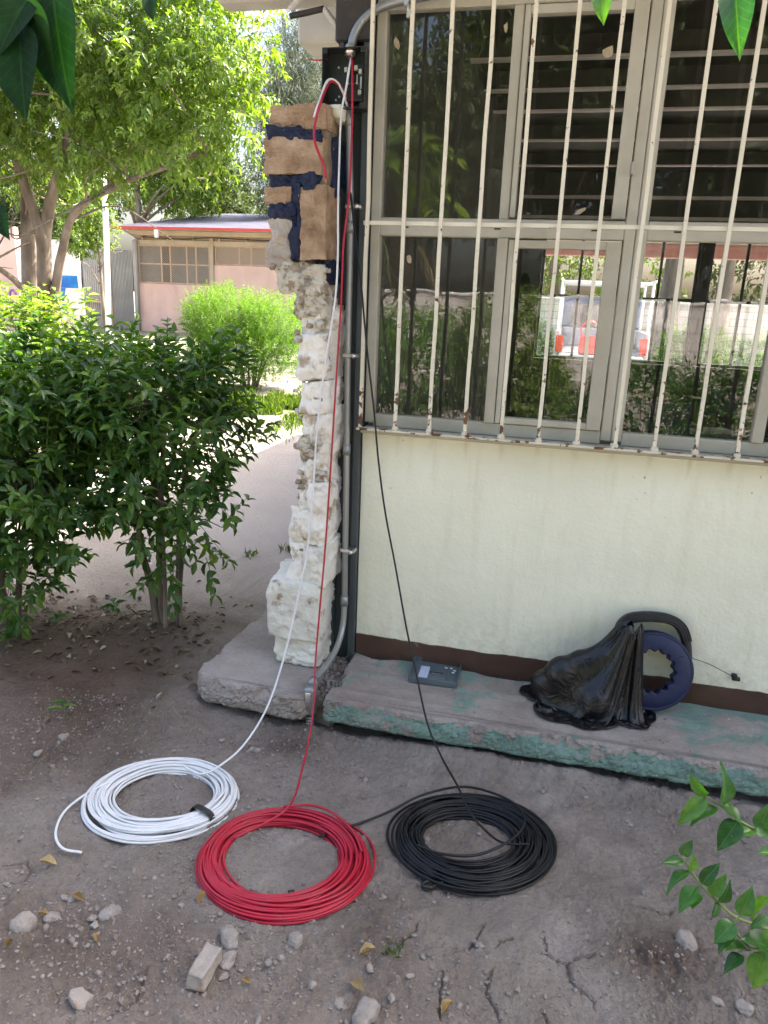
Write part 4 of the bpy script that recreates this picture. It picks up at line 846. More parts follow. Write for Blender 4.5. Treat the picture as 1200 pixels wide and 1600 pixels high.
lh = part('leader_clip', join(bbox(.693, .722, -.030, -.012, .281, .294, .003), bbox(.690, .710, -.031, -.012, .291, .306, .003)), M['black_plastic'], ft, True)
part('hook', tube(catmull([(.718, -.02, .287), (.735, -.02, .279), (.744, -.018, .270), (.736, -.017, .268), (.722, -.02, .280)], 5), .0013, 6), M['zinc'], ft, True)

# ------------------------------------------------------------------ black plastic bag
def make_bag():
    """plastic film laid over its contents and let settle: position-based folds"""
    n, m = 104, 84; r = np.random.default_rng(4)
    u = np.linspace(0, 1, n)[None, :]; v = np.linspace(0, 1, m)[:, None]
    a = np.radians(35-320*u)                                     # hem runs right -> front -> left -> back
    hx = .135+.180*np.cos(a)*(1+.12*np.cos(3*a)); hy = -.170+.112*np.sin(a)*(1+.16*np.cos(2*a+1)); hz = .155+0*u
    tx = .312+.026*np.cos(a); ty = -.128+.024*np.sin(a); tz = .487+.012*np.sin(u*30)
    s = v**.85; bul = np.sin(np.pi*np.clip(v, 0, 1))**.8
    X_ = tx*(1-s)+hx*s+.060*bul*np.cos(a)+0*v; Y_ = ty*(1-s)+hy*s+.045*bul*np.sin(a); Z_ = tz*(1-v**1.7)+hz*v**1.7
    P_ = np.stack([X_, Y_, Z_], 2)
    nz = np.stack([vnoise(P_.reshape(-1, 3)*15, 7+k).reshape(m, n) for k in range(3)], 2)
    rest_h = np.linalg.norm(P_[:, 1:]-P_[:, :-1], axis=2); rest_v = np.linalg.norm(P_[1:]-P_[:-1], axis=2)
    rest_h = np.maximum(rest_h*(1.10+.46*np.sin(np.pi*np.clip(v, 0, 1))), .0052); cr_ = vnoise(np.stack([np.repeat(np.linspace(0, 1, n)[None], m, 0).ravel()*13, np.repeat(np.linspace(0, 1, m)[:, None], n, 1).ravel()*9, np.zeros(n*m)], 1), 66).reshape(m, n); rest_h = rest_h*(1+.34*np.clip(cr_[:, :-1], -.6, 1)); rest_v = rest_v*(1+.26*np.clip(-cr_[:-1], -.6, 1))*(1.04+.27*np.sin(np.pi*(v[:-1]+v[1:])/2))
    d1 = np.sqrt(rest_h[:-1]**2+rest_v[:, :-1]**2)
    P_ = P_+.040*nz*np.clip(v*3, 0, 1)[:, :, None]; Vv = np.zeros_like(P_); pin = np.zeros((m, n), bool); pin[:3] = True; pin[-1:] = True; P0 = P_.copy()
    ells = [((.03, -.13, .205), (.065, .05, .062)), ((.08, -.14, .245), (.07, .055, .09)), ((.145, -.15, .275), (.07, .055, .10)), ((.215, -.145, .305), (.06, .05, .10)), ((.205, -.205, .205), (.06, .06, .07)), ((.30, -.125, .33), (.033, .03, .12)), ((.255, -.13, .22), (.05, .05, .08))]
    def con(A, B, L, k):
        d = B-A; l = np.linalg.norm(d, axis=2)+1e-9; c = (d*((l-L)/l*.5*k)[:, :, None]); A += c; B -= c
    for it in range(240):
        Vv *= .94; Vv[:, :, 2] -= 9.8*.008; old = P_.copy(); P_ = P_+Vv*.008
        for sub in range(3):
            for o in (0, 1):
                e = P_.shape[1]-1
                con(P_[:, o:e:2], P_[:, o+1:e+1:2], rest_h[:, o::2], .9); con(P_[o:m-1:2], P_[o+1:m:2], rest_v[o::2], .9)
                con(P_[o:m-1:2, :-1], P_[o+1:m:2, 1:], d1[o::2], .35); con(P_[o:m-1:2, 1:], P_[o+1:m:2, :-1], d1[o::2], .35)
            for o in (0, 1, 2, 3):
                A = P_[o:m-4:5]; B = P_[o+4:m:5][:A.shape[0]]; A = A[:B.shape[0]]; con(A, B, np.maximum(np.linalg.norm(B-A, axis=2), .015), .4)
                A = P_[:, o:n-4:5]; B = P_[:, o+4:n:5][:, :A.shape[1]]; A = A[:, :B.shape[1]]; con(A, B, np.maximum(np.linalg.norm(B-A, axis=2), rest_h[:, o:o+1]*3.4), .5)
        for c, q in ells:
            w = (P_-c)/np.array(q); l = np.linalg.norm(w, axis=2); k = l < 1; P_[k] = np.array(c)+(w[k]/l[k][:, None])*np.array(q)
        lowz = P_[:, :, 2] < .1535; P_[:, :, 2] = np.maximum(P_[:, :, 2], .1535); P_[:, :, 1] = np.minimum(P_[:, :, 1], -.018)
        P_[lowz, :2] = old[lowz, :2]*.9+P_[lowz, :2]*.1
        P_[pin] = P0[pin]; Vv = (P_-old)/.008; sp = np.linalg.norm(Vv, axis=2, keepdims=True); Vv *= np.minimum(1, 1.2/(sp+1e-9))
    for k in range(2):                                            # ease the smallest kinks
        Q = P_.copy(); Q[1:-1, 1:-1] = P_[1:-1, 1:-1]*.6+.1*(P_[:-2, 1:-1]+P_[2:, 1:-1]+P_[1:-1, :-2]+P_[1:-1, 2:]); P_ = Q
    V = P_.reshape(-1, 3); q = (np.arange(m-1)[:, None]*n+np.arange(n-1)[None, :]).ravel()
    back = V+np.array([0, 0, -.0012]); nn = len(V)
    F = np.stack([q, q+n, q+n+1, q+1], 1)
    return V, F
bag = part('plastic_bag', make_bag(), M['bag'], None, True)
md_ = bag.modifiers.new('thick', 'SOLIDIFY'); md_.thickness = .0015
md_ = bag.modifiers.new('smooth', 'SUBSURF'); md_.levels = 1; md_.render_levels = 1
tag(bag, 'crumpled black plastic bag slumped on the walkway beside the reel', 'bag')
for x, y, lab in ((-.055, -.12, 'small white plastic cap beside the bag'), (-.02, -.165, 'small round metal knockout disc on the walkway')):
    tag(part('knockout_disc' if 'disc' in lab else 'bottle_cap', lathe([(0.0005, .004), (.009, .004), (.010, .002), (.010, 0), (.0005, 0)], (x, y, .151), 14), M['zinc' if 'disc' in lab else 'white_paint'], None, True), lab, 'debris')

# ------------------------------------------------------------------ foliage machinery
def leaf_template(st, wd, across, fold=.35, droop=.18, wave=0):
    """x along the leaf (0..1), y across (unit width), z normal"""
    V = []; F = []; idx = []
    for i, (s, w) in enumerate(zip(st, wd)):
        zc = -droop*s*s
        if w == 0: idx.append([len(V)]); V.append((s, 0, zc)); continue
        row = []
        for k in range(across):
            e = (k/(across-1)-.5)*2; row.append(len(V)); V.append((s, e*w*.5, zc+fold*abs(e)*w*.5+wave*math.sin(s*9+e*2)*abs(e)))
        idx.append(row)
    for a, b in zip(idx[:-1], idx[1:]):
        if len(a) == 1:
            for k in range(len(b)-1): F.append((a[0], b[k+1], b[k]))
        elif len(b) == 1:
            for k in range(len(a)-1): F.append((a[k], a[k+1], b[0]))
        else:
            for k in range(len(a)-1): F += [(a[k], a[k+1], b[k+1]), (a[k], b[k+1], b[k])]
    return np.array(V, float), np.array(F)
L_LO = leaf_template([0, .45, 1], [0, 1, 0], 3, .3, .2)
L_MID = leaf_template([0, .22, .55, .82, 1], [0, .8, 1, .55, 0], 3, .35, .25)
L_HI = leaf_template([0, .06, .14, .24, .35, .47, .59, .70, .80, .88, .95, 1], [.03, .44, .76, .95, 1, .96, .84, .66, .44, .25, .09, 0], 7, .22, .26, .035)
L_NEEDLE = (np.array([(0, -.5, 0), (0, .5, 0), (1, 0, -.1)], float), np.array([[0, 1, 2]]))
def unit(a): return a/(np.linalg.norm(a, axis=-1, keepdims=True)+1e-9)
def leaf_frames(pos, d, up, L, Wd):
    d = unit(d); y = unit(np.cross(up, d)); n = np.cross(d, y)
    return pos, d*L[:, None], y*Wd[:, None], n*L[:, None]
def cloud(name, fr, tmpl, mat, parent, rng, lv=None):
    pos, X_, Y_, Z_ = fr; tv, tf = tmpl; n = len(pos); m = len(tv)
    V = pos[:, None, :]+tv[None, :, 0, None]*X_[:, None, :]+tv[None, :, 1, None]*Y_[:, None, :]+tv[None, :, 2, None]*Z_[:, None, :]
    V = V.reshape(-1, 3)-(ORG[parent.name] if parent is not None else 0)
    F = (tf[None]+(np.arange(n)*m)[:, None, None]).reshape(-1, 3)
    me = mesh_big(name, V, F, True)
    lv = rng.random(n) if lv is None else lv
    a = me.attributes.new('lv', 'FLOAT', 'POINT'); a.data.foreach_set('value', np.repeat(lv, m).astype(np.float32))
    return obj(name, me, mat, parent)
def shoots(rng, centers, dirs, length, npair, leafL, aspect=.42, spread=.9, droop=.25, opposite=True):
    """leaf pairs up each shoot; returns leaf frames and shoot end points"""
    n = len(centers); d = unit(dirs); ln = length*rng.uniform(.6, 1.25, n)
    ax = unit(np.cross(d, rng.normal(size=(n, 3)))); bx_ = np.cross(d, ax); P_ = []; Dd = []; U = []; Ls = []
    for k in range(npair):
        t = (k+.6)/npair; base = centers+d*(ln*t)[:, None]+np.array([0, 0, -1])*(droop*.25*ln*t*t)[:, None]
        side = ax if k % 2 == 0 else bx_
        for sg in ((1, -1) if opposite else (1 if k % 2 else -1,)):
            ld = unit(side*sg*spread+d*(.45+.5*t)+rng.normal(0, .22, (n, 3))+np.array([0, 0, -droop]))
            P_.append(base); Dd.append(ld); U.append(unit(d*.5+np.array([0, 0, .8])+rng.normal(0, .25, (n, 3)))); Ls.append(leafL*rng.uniform(.65, 1.2, n)*(1-.35*t*t))
    P_ = np.vstack(P_); Dd = np.vstack(Dd); U = np.vstack(U); Ls = np.concatenate(Ls)
    return leaf_frames(P_, Dd, U, Ls, Ls*aspect*rng.uniform(.85, 1.15, len(Ls))), centers, centers+d*ln[:, None]
def in_ells(rng, ells, n, inner=.35):
    vol = np.array([e[1][0]*e[1][1]*e[1][2] for e in ells]); pk = rng.choice(len(ells), n, p=vol/vol.sum())
    v = unit(rng.normal(size=(n, 3))); r = rng.uniform(inner, 1, n)**.6
    C_ = np.array([e[0] for e in ells])[pk]; R_ = np.array([e[1] for e in ells])[pk]
    return C_+v*r[:, None]*R_, unit(v/R_), r
def limb(pts, r0, r1, n=8, sub=5, seed=0):
    P_ = catmull(pts, sub); s = np.linspace(0, 1, len(P_)); r = (r0*(1-s)+r1*s)*(1+.06*vnoise(np.stack([s*14, s*0+seed, s*0], 1), seed)); return tube(P_, r, n)
def twigs(ends, starts, r, n=4):
    V = []; F = []; c = 0
    for a, b in zip(starts, ends):
        mid = (a+b)/2+np.array([0, 0, .02]); v, f = tube(np.array([a, mid, b]), np.array([r, r*.8, r*.4]), n, False); V.append(v); F.append(f+c); c += len(v)
    return np.vstack(V), np.vstack(F)
LEAFMESH = mesh('leaf', L_MID[0], L_MID[1], True)
def split_leaves(fr, parent, me, mat, count, keep):
    """the leaves that show largest become objects of their own"""
    pos, X_, Y_, Z_ = fr; order = np.argsort(keep)[::-1][:count]; rest = np.ones(len(pos), bool); rest[order] = False
    for i in order:
        o = bpy.data.objects.new('leaf', me); COL.objects.link(o); o.parent = parent
        p = pos[i]-ORG[parent.name]; a, b, c = X_[i], Y_[i], Z_[i]
        o.matrix_basis = Matrix(((a[0], b[0], c[0], p[0]), (a[1], b[1], c[1], p[1]), (a[2], b[2], c[2], p[2]), (0, 0, 0, 1)))
    return tuple(q[rest] for q in fr)
def project(p):
    w = p-CAM; d = w@_f; return 600+FPX*(w@_r)/d, 800-FPX*(w@_u)/d, d
def shrub(label, base, stems, ells, nsh, leafL, mat, omat, seed, group, cat='bush', sep=0, upright=.6, npair=5, slen=.2, extra=None):
    rng = np.random.default_rng(seed); t_ = thing('leafy_bush', label, cat, base, group)
    for k, s in enumerate(stems): part('stem', limb([np.array(p) for p in s[0]], s[1], s[1]*.4, 8, 5, seed+k), M['bark'], t_, True)
    c, out, r = in_ells(rng, ells, nsh)
    d = unit(out*.7+np.array([0, 0, upright])+rng.normal(0, .35, (nsh, 3)))
    if extra is not None: c = np.vstack([c, extra[0]]); d = np.vstack([d, extra[1]])
    fr, a, b = shoots(rng, c, d, slen, npair, leafL)
    tw = part('twigs', twigs(b, a, .0022), M['twig'], t_, True); tw['kind'] = 'stuff'
    # inner branches reaching from the stems into the crown
    ends = c[::6]; root = np.array([s[0][-1] for s in stems]); near = np.array([root[np.argmin(np.linalg.norm(root-e, axis=1))] for e in ends])
    ib = part('branches', twigs(ends, near, .0045, 5), M['bark'], t_, True); ib['kind'] = 'stuff'
    if sep:
        px, py, dd = project(fr[0]); ang = np.abs(np.einsum('ij,ij->i', unit(np.cross(fr[1], fr[2])), unit(CAM-fr[0])))
        size = np.linalg.norm(fr[1], axis=1)*ang/dd*((px > 10) & (px < 1190) & (py > 10)); size *= 1/(dd-dd.min()+.15)
        fr = split_leaves(fr, t_, LEAFMESH if len(LEAFMESH.materials) else LEAFMESH, omat, sep, size)
    f = cloud('foliage', fr, L_MID, M[mat], t_, rng); f['kind'] = 'stuff'
    return t_
LEAFMESH.materials.append(M['leaf_bush_obj'])

# ------------------------------------------------------------------ the bushes beside the path
rg = np.random.default_rng(5)
def tops(n, cx, cy, rx, ry, z, s):
    r = np.random.default_rng(s); c = np.stack([cx+r.uniform(-rx, rx, n), cy+r.uniform(-ry, ry, n), z+r.uniform(-.08, .06, n)], 1)
    return c, unit(np.stack([r.normal(0, .15, n), r.normal(0, .15, n), np.ones(n)], 1))
b1 = (-1.75, .13, .05)
st1 = [([(-1.77, .12, .02), (-1.80, .13, .25), (-1.86, .15, .45), (-1.92, .2, .85)], .024), ([(-1.75, .13, .02), (-1.76, .14, .4), (-1.75, .16, .7), (-1.72, .18, 1.1)], .020), ([(-1.72, .09, .0), (-1.715, .10, .3), (-1.74, .14, .6), (-1.80, .2, .95)], .012), ([(-1.69, .15, .02), (-1.67, .15, .35), (-1.66, .18, .7), (-1.58, .22, 1.05)], .018), ([(-1.66, .13, .02), (-1.655, .14, .3), (-1.62, .16, .6)], .010)]
e1 = [((-1.83, .25, 1.05), (.38, .34, .27)), ((-1.62, .20, .93), (.22, .26, .24)), ((-2.04, .28, 1.03), (.30, .32, .26)), ((-1.76, .16, .70), (.30, .24, .20)), ((-1.50, .10, .60), (.12, .14, .17)), ((-2.0, .2, .70), (.22, .22, .18)), ((-1.66, .10, .50), (.32, .16, .13))]
shrub('glossy dark green bush with several bare stems beside the bare grey slab', b1, st1, e1, 360, .077, 'leaf_bush', 'leaf_bush_obj', 11, 'green bushes beside the path', sep=300, extra=tops(40, -1.84, .25, .40, .3, 1.24, 4))
b2 = (-2.52, .0, .04)
st2 = [([(-2.53, .0, .0), (-2.54, .02, .3), (-2.50, .05, .7), (-2.44, .1, 1.1)], .030), ([(-2.48, .03, .0), (-2.44, .05, .35), (-2.36, .08, .8)], .018)]
e2 = [((-2.46, .05, .93), (.42, .36, .42)), ((-2.26, .0, .62), (.24, .26, .32)), ((-2.62, .0, .58), (.34, .3, .34)), ((-2.24, .1, 1.0), (.24, .3, .28)), ((-2.5, -.08, .34), (.34, .22, .20))]
shrub('dense dark green bush growing beside the many-stemmed bush in shade', b2, st2, e2, 480, .079, 'leaf_bush', 'leaf_bush_obj', 12, 'green bushes beside the path', sep=300, extra=tops(26, -2.45, .1, .35, .3, 1.24, 8))
b3 = (-3.9, 1.9, .0)
st3 = [([(-3.9, 1.9, 0), (-3.92, 1.92, .5), (-3.85, 1.95, 1.1)], .03), ([(-3.7, 1.85, 0), (-3.65, 1.9, .5), (-3.5, 1.95, 1.0)], .025)]
e3 = [((-4.15, 1.95, 1.06), (.65, .5, .40)), ((-3.6, 1.95, .85), (.40, .45, .36)), ((-4.0, 1.8, .5), (.7, .4, .36))]
shrub('sunlit yellow green bush behind the shaded bushes under the tree', b3, st3, e3, 620, .08, 'leaf_tree', 'leaf_bush_obj', 13, 'green bushes beside the path', sep=0, extra=tops(46, -4.05, 1.95, .6, .4, 1.36, 9))

# pale feathery shrub in the sun
def feathery(label, base, ells, n, mat, seed, leaf=.05):
    rng = np.random.default_rng(seed); t_ = thing('feathery_shrub', label, 'shrub', base)
    for k in range(9):
        a = rng.uniform(0, 6.28); e = np.array(base)+[math.cos(a)*.6, math.sin(a)*.4, rng.uniform(.7, 1.2)]
        part('stem', limb([np.array(base)+[math.cos(a)*.12, math.sin(a)*.1, -.05], np.array(base)*.5+e*.5+[0, 0, .05], e], .02, .006, 6, 4, k), M['bark'], t_, True)
    c, out, r = in_ells(rng, ells, n, .2); d = unit(out*.5+np.array([0, 0, .8])+rng.normal(0, .4, (n, 3)))
    fr, a_, b_ = shoots(rng, c, d, .22, 6, leaf, .3, .9, .1); f = cloud('foliage', fr, L_LO, M[mat], t_, rng); f['kind'] = 'stuff'
    return t_
feathery('bright lime green feathery shrub in full sun behind the stone pillar', (-5.5, 9.6, 0), [((-5.9, 9.6, 1.05), (.85, .6, .62)), ((-5.1, 9.7, .95), (.85, .6, .62)), ((-6.35, 9.7, 1.05), (.45, .5, .5)), ((-5.5, 9.4, .55), (1.1, .6, .5))], 4600, 'leaf_light', 21)
# sunlit grass
def grass(name, n, area, seed, h=.10, label=None):
    rng = np.random.default_rng(seed); p = np.stack([rng.normal(area[0], area[2], n), rng.normal(area[1], area[3], n), np.zeros(n)], 1)
    keep = n2(p[:, 0], p[:, 1], 1.3, 5, 3) > -.15; p = p[keep]; n = len(p); p[:, 2] = ground_h(p[:, 0], p[:, 1])-.004
    d = unit(np.stack([rng.normal(0, .45, n), rng.normal(0, .45, n), np.ones(n)], 1)); L = h*rng.uniform(.4, 1.3, n)
    o = cloud(name, leaf_frames(p, d, unit(rng.normal(size=(n, 3))), L, np.full(n, .010)), L_LO, M['grass'], None, rng); tag(o, label, 'grass', kind='stuff'); return o
grass('grass', 26000, (-4.0, 7.7, 1.0, .9), 3, .12, 'sunlit lawn grass beyond the dirt path')
for k, (x, y, s) in enumerate(((-1.36, .62, .07), (-1.66, 1.55, .07), (-1.60, 2.1, .06), (-1.85, 3.4, .09), (-1.85, 1.35, .05), (-.29, -1.30, .025))):
    rng = np.random.default_rng(60+k); n = 26; p = np.stack([rng.normal(x, s*.5, n), rng.normal(y, s*.5, n), np.zeros(n)], 1); p[:, 2] = ground_h(p[:, 0], p[:, 1])-.004
    d = unit(np.stack([rng.normal(0, .7, n), rng.normal(0, .7, n), np.ones(n)], 1)); o = cloud('weed', leaf_frames(p, d, unit(rng.normal(size=(n, 3))), s*rng.uniform(.5, 1.3, n), np.full(n, s*.11)), L_LO, M['grass'], None, rng)
    tag(o, 'tiny grass tuft sprouting from the bare trodden dirt', 'weed', 'grass tufts on the dirt')
def seedling(label, base, h, nl, seed, L=.05, asp=.6):
    rng = np.random.default_rng(seed); z = float(ground_h([base[0]], [base[1]])[0]); t_ = thing('seedling', label, 'plant', (base[0], base[1], z))
    top = np.array([base[0]+rng.normal(0, .02), base[1]-.02, z+h]); part('stem', tube(catmull([(base[0], base[1], z-.01), ((base[0]+top[0])/2+.01, base[1], z+h*.5), top], 4), .0018, 5), M['twig'], t_, True)
    n = nl; a = rng.uniform(0, 6.28, n); tt = rng.uniform(.35, 1.0, n); p = np.array([base[0], base[1], z])[None]*(1-tt)[:, None]+top[None]*tt[:, None]
    d = np.stack([np.cos(a), np.sin(a)-.3, rng.uniform(.0, .6, n)], 1); fr = leaf_frames(p, d, np.tile([0, -.2, 1.], (n, 1)), L*rng.uniform(.7, 1.2, n), L*asp*rng.uniform(.8, 1.1, n))
    split_leaves(fr, t_, LEAFMESH, None, n, np.ones(n))
seedling('small seedling with round leaves in the leaf litter between the bushes', (-2.0, .12), .13, 9, 1, .055)
seedling('small bright seedling with pointed leaves at the shaded bush foot', (-2.33, -.22), .10, 7, 2, .06)
seedling('narrow-leaved weed growing from cracked dirt near the white coil', (-1.75, -.62), .10, 6, 3, .055, .25)
seedling('low green sprout beside the leaf litter under the dark bush', (-2.25, .05), .09, 6, 4, .05)

# ------------------------------------------------------------------ the big shade tree
def branch_set(rng, limbs, n, reach, mat, t_):
    out = []
    for k in range(n):
        L = limbs[rng.integers(len(limbs))]; i = rng.integers(max(1, len(L)//3), len(L)); p = np.array(L[i])
        d = unit(rng.normal(size=3)*[1, 1, .6]+[0, 0, .25]); e = p+d*reach*rng.uniform(.5, 1.2); m_ = (p+e)/2+rng.normal(0, .15, 3)
        out.append(np.array([p, m_, e+[0, 0, -.1]]))
    V = []; F = []; c = 0
    for q in out: v, f = tube(catmull(q, 4), np.linspace(.022, .005, 9), 5, False); V.append(v); F.append(f+c); c += len(v)
    o = part('branches', (np.vstack(V), np.vstack(F)), mat, t_, True); o['kind'] = 'stuff'; return out
tr = thing('shade_tree', 'large leafy tree with several pale trunks shading the pole', 'tree', (-9.1, 8.9, 0), 'trees round the school yard')
TL = [([(-9.47, 9.0, -.1), (-9.45, 9.0, .6), (-9.33, 9.0, 2.06), (-9.43, 9.2, 3.1), (-9.54, 9.4, 4.25), (-9.7, 9.6, 5.6)], .175, .08), ([(-9.0, 8.82, -.1), (-9.01, 8.8, .62), (-8.91, 8.8, 1.85), (-8.85, 8.7, 2.46), (-8.97, 8.5, 3.31), (-8.96, 8.3, 4.02), (-8.94, 8.0, 5.2)], .14, .05),
      ([(-8.91, 8.8, 1.6), (-8.84, 8.8, 2.36), (-8.58, 8.7, 2.96), (-8.06, 8.4, 3.57), (-7.51, 8.0, 4.28), (-7.3, 7.8, 5.3)], .13, .04), ([(-8.95, 8.95, -.1), (-8.87, 8.9, 1.0), (-8.65, 8.8, 1.75), (-8.44, 8.7, 2.16), (-8.11, 8.5, 2.6), (-7.58, 8.2, 2.86), (-7.1, 8.0, 2.97), (-6.54, 7.8, 3.12), (-5.85, 7.6, 3.25), (-5.1, 7.4, 3.4)], .095, .02),
      ([(-9.18, 8.9, .9), (-9.1, 8.7, 1.27), (-9.16, 8.4, 1.62), (-9.3, 8.0, 1.9), (-9.6, 7.4, 2.3)], .07, .03)]
for pts, r0, r1 in TL: part('trunk', limb([np.array(p) for p in pts], r0, r1, 10, 6, 3), M['bark_pale'], tr, True)
rng = np.random.default_rng(31)
br = branch_set(rng, [p[0][2:] for p in TL], 60, 1.7, M['bark_pale'], tr)
ET = [((-8.6, 8.6, 5.4), (2.3, 2.0, 1.7)), ((-6.7, 8.0, 5.0), (1.9, 1.7, 1.5)), ((-5.6, 7.6, 4.2), (1.15, 1.2, .95)), ((-7.0, 7.8, 3.95), (1.2, 1.1, .65)), ((-8.3, 8.2, 4.0), (1.3, 1.2, .9)), ((-10.2, 8.6, 4.0), (1.5, 1.4, 1.4)), ((-6.9, 7.7, 3.3), (.65, .7, .35)), ((-5.4, 7.3, 3.45), (.7, .8, .35)), ((-9.9, 7.9, 3.2), (.8, .8, .5)), ((-6.0, 8.4, 6.3), (1.6, 1.6, .9)), ((-7.9, 8.5, 3.35), (.8, .6, .35)), ((-4.85, 7.4, 4.7), (.75, .9, .8)), ((-4.75, 7.3, 3.8), (.45, .6, .5))]
c, out, r = in_ells(rng, ET, 5000, .1); d = unit(out*.6+rng.normal(0, .5, c.shape)+np.array([0, 0, -.15]))
holes = fbm(c*1.3, 9, 3) > -.34; c = c[holes]; d = d[holes]
fr, a_, b_ = shoots(rng, c, d, .34, 7, .125, .46, .9, .55)
lvv = np.clip(rng.normal(.5, .2, len(fr[0])), 0, 1)
o = cloud('crown', fr, L_LO, M['leaf_tree'], tr, rng, lvv); o['kind'] = 'stuff'
o = part('twigs', twigs(b_[::3], a_[::3], .005), M['bark_pale'], tr, True); o['kind'] = 'stuff'

# ------------------------------------------------------------------ trees beyond, and behind the photographer
def far_tree(label, base, h, rx, n, mat, seed, leaf=.3, tmpl=None, th=.22, low=.35, lean=0):
    rng = np.random.default_rng(seed); t_ = thing('background_tree', label, 'tree', base, 'trees round the school yard'); b = np.array(base, float)
    part('trunk', limb([b+[0, 0, -.2], b+[lean*.3, 0, h*.25], b+[lean*.6, .1, h*.55], b+[lean, 0, h*.85]], th, th*.3, 9, 6, seed), M['bark_pale'], t_, True)
    L_ = []
    for k in range(9):
        a = rng.uniform(0, 6.28); z = rng.uniform(.35, .7)*h; s = b+[lean*.6, 0, z]; e = s+[math.cos(a)*rx*.7, math.sin(a)*rx*.7, h*.15]
        part('limb', limb([s, (s+e)/2+[0, 0, .2], e], th*.35, th*.1, 6, 4, k), M['bark_pale'], t_, True)
    es = []
    for k in range(11):
        a = rng.uniform(0, 6.28); rr_ = rng.uniform(.1, .75)*rx; z = h*rng.uniform(low+.12, .92); s = rng.uniform(.32, .55)
        es.append((b+[lean+math.cos(a)*rr_, math.sin(a)*rr_, z], (rx*s*1.1, rx*s*1.1, h*.17*rng.uniform(.7, 1.2))))
    c, out, r = in_ells(rng, es, n, .3); d = unit(out*.6+rng.normal(0, .5, c.shape)+[0, 0, -.1])
    fr, a_, b_ = shoots(rng, c, d, leaf*2.0, 5, leaf, .45 if tmpl is not L_NEEDLE else .05, .9, .4)
    o = cloud('crown', fr, tmpl or L_LO, M[mat], t_, rng); o['kind'] = 'stuff'; return t_
far_tree('tall grey green casuarina tree far behind the stone pillar', (-13.0, 31, 0), 13.5, 3.2, 3300, 'needle', 41, .62, L_NEEDLE, .3, .2)
far_tree('olive tree rising behind the pink building roof', (-19.5, 36, 0), 9, 4.5, 1500, 'leaf_back', 42, .26)
far_tree('dark green tree behind the pink building near the pillar', (-13.5, 40, 0), 7.0, 3.6, 1400, 'leaf_back', 43, .26)
far_tree('pale green pine-like tree beside the corrugated sheet wall', (-15.6, 20.5, 0), 4.7, 1.15, 800, 'leaf_tree', 44, .12, None, .08, .52, -.3)
far_tree('broad green tree at the far left of the yard beyond the mural', (-26, 33, 0), 10, 5, 1500, 'leaf_back', 45, .3)
far_tree('broad green tree far behind the big shade tree', (-18.5, 27.5, 0), 10.5, 3.6, 1600, 'leaf_tree', 46, .26)

# ------------------------------------------------------------------ the pink school building across the yard
pk = thing('pink_building', 'pink single-storey school block with screened windows and red roof edge', 'building', (-13.5, 24, 0))
YP = 24.0
part('wall', box(-16.47, -13.42, YP, YP+.2, -.2, 1.78), M['pink_wall'], pk)
part('wall', box(-13.28, -6.0, YP+.02, YP+.22, -.2, 2.52), M['pink_wall'], pk)
part('pillar', bbox(-13.42, -13.28, YP-.06, YP+.22, -.2, 3.6, .01), M['beam_tan'], pk)
part('pillar', bbox(-16.62, -16.47, YP-.06, YP+.22, -.2, 3.3, .01), M['sheet_metal'], pk)
part('beam', bbox(-16.6, -6, YP-.03, YP+.2, 3.18, 3.36, .01), M['beam_tan'], pk)
part('beam', bbox(-16.6, -6, YP-.30, YP+.2, 3.50, 3.66, .01), M['beam_tan'], pk)
part('side_wall', box(-16.47, -16.3, YP+.2, YP+7, -.2, 3.9), M['pink_wall'], pk)
part('back_room', box(-16.3, -6, YP+1.2, YP+1.3, -.2, 3.6), M['window_dark'], pk)
part('frieze_board', box(-16.47, -6, YP+.05, YP+.1, 3.36, 3.50), M['window_tan'], pk)
for x in np.arange(-16.2, -6.2, 1.05): part('strut', box(x, x+.05, YP-.04, YP+.05, 3.36, 3.50), M['beam_tan'], pk)
rv = []; rf = []; nr = 230
for i in range(nr+1):
    x = -16.9+i*(11.0/nr); dz = .03*(1 if i % 4 in (1, 2) else 0); rv += [(x, YP-1.0, 3.70+dz), (x, YP+8.5, 5.15+dz)]
rf = [(2*i, 2*i+2, 2*i+3, 2*i+1) for i in range(nr)]
roof = part('roof', (rv, rf), M['roof_blue'], pk); part('fascia', box(-16.9, -5.9, YP-1.04, YP-1.0, 3.645, 3.735), M['red_fascia'], roof)
part('soffit', box(-16.9, -5.9, YP-.98, YP+.1, 3.665, 3.69), M['beam_tan'], roof)
def far_window(x0, x1, z0, z1, cols, zmid, glasses, y=YP+.05):
    fr = [box(x0, x1, y-.03, y+.03, z0, z0+.05), box(x0, x1, y-.03, y+.03, z1-.05, z1)]+[box(c-.03, c+.03, y-.028, y+.028, z0+.05, z1-.05) for c in cols]
    if zmid: fr.append(box(x0+.03, x1-.03, y-.026, y+.026, zmid-.025, zmid+.025))
    w = part('window', join(*fr), M['wood_pale'], pk)
    for i in range(len(cols)-1):
        zz = [(z0+.05, z1-.05)] if not zmid else [(z0+.05, zmid), (zmid, z1-.05)]
        for a_, b_ in zz:
            part('pane', box(cols[i]+.03, cols[i+1]-.03, y+.0, y+.008, a_, b_), M[glasses[i]], w)
        part('wire_screen', box(cols[i]+.03, cols[i+1]-.03, y-.022, y-.020, z0+.05, z1-.05), M['wire_screen'], w)
far_window(-16.42, -13.45, 1.79, 3.18, (-16.39, -15.45, -15.08, -14.40, -14.02, -13.48), 2.50, ['window_grey', 'window_dark', 'window_grey', 'window_grey', 'window_grey'])
far_window(-13.25, -6.02, 2.53, 3.20, (-13.22, -12.28, -11.80, -11.22, -10.4, -9.6, -8.7, -7.8, -6.9, -6.05), None, ['window_tan']*9)
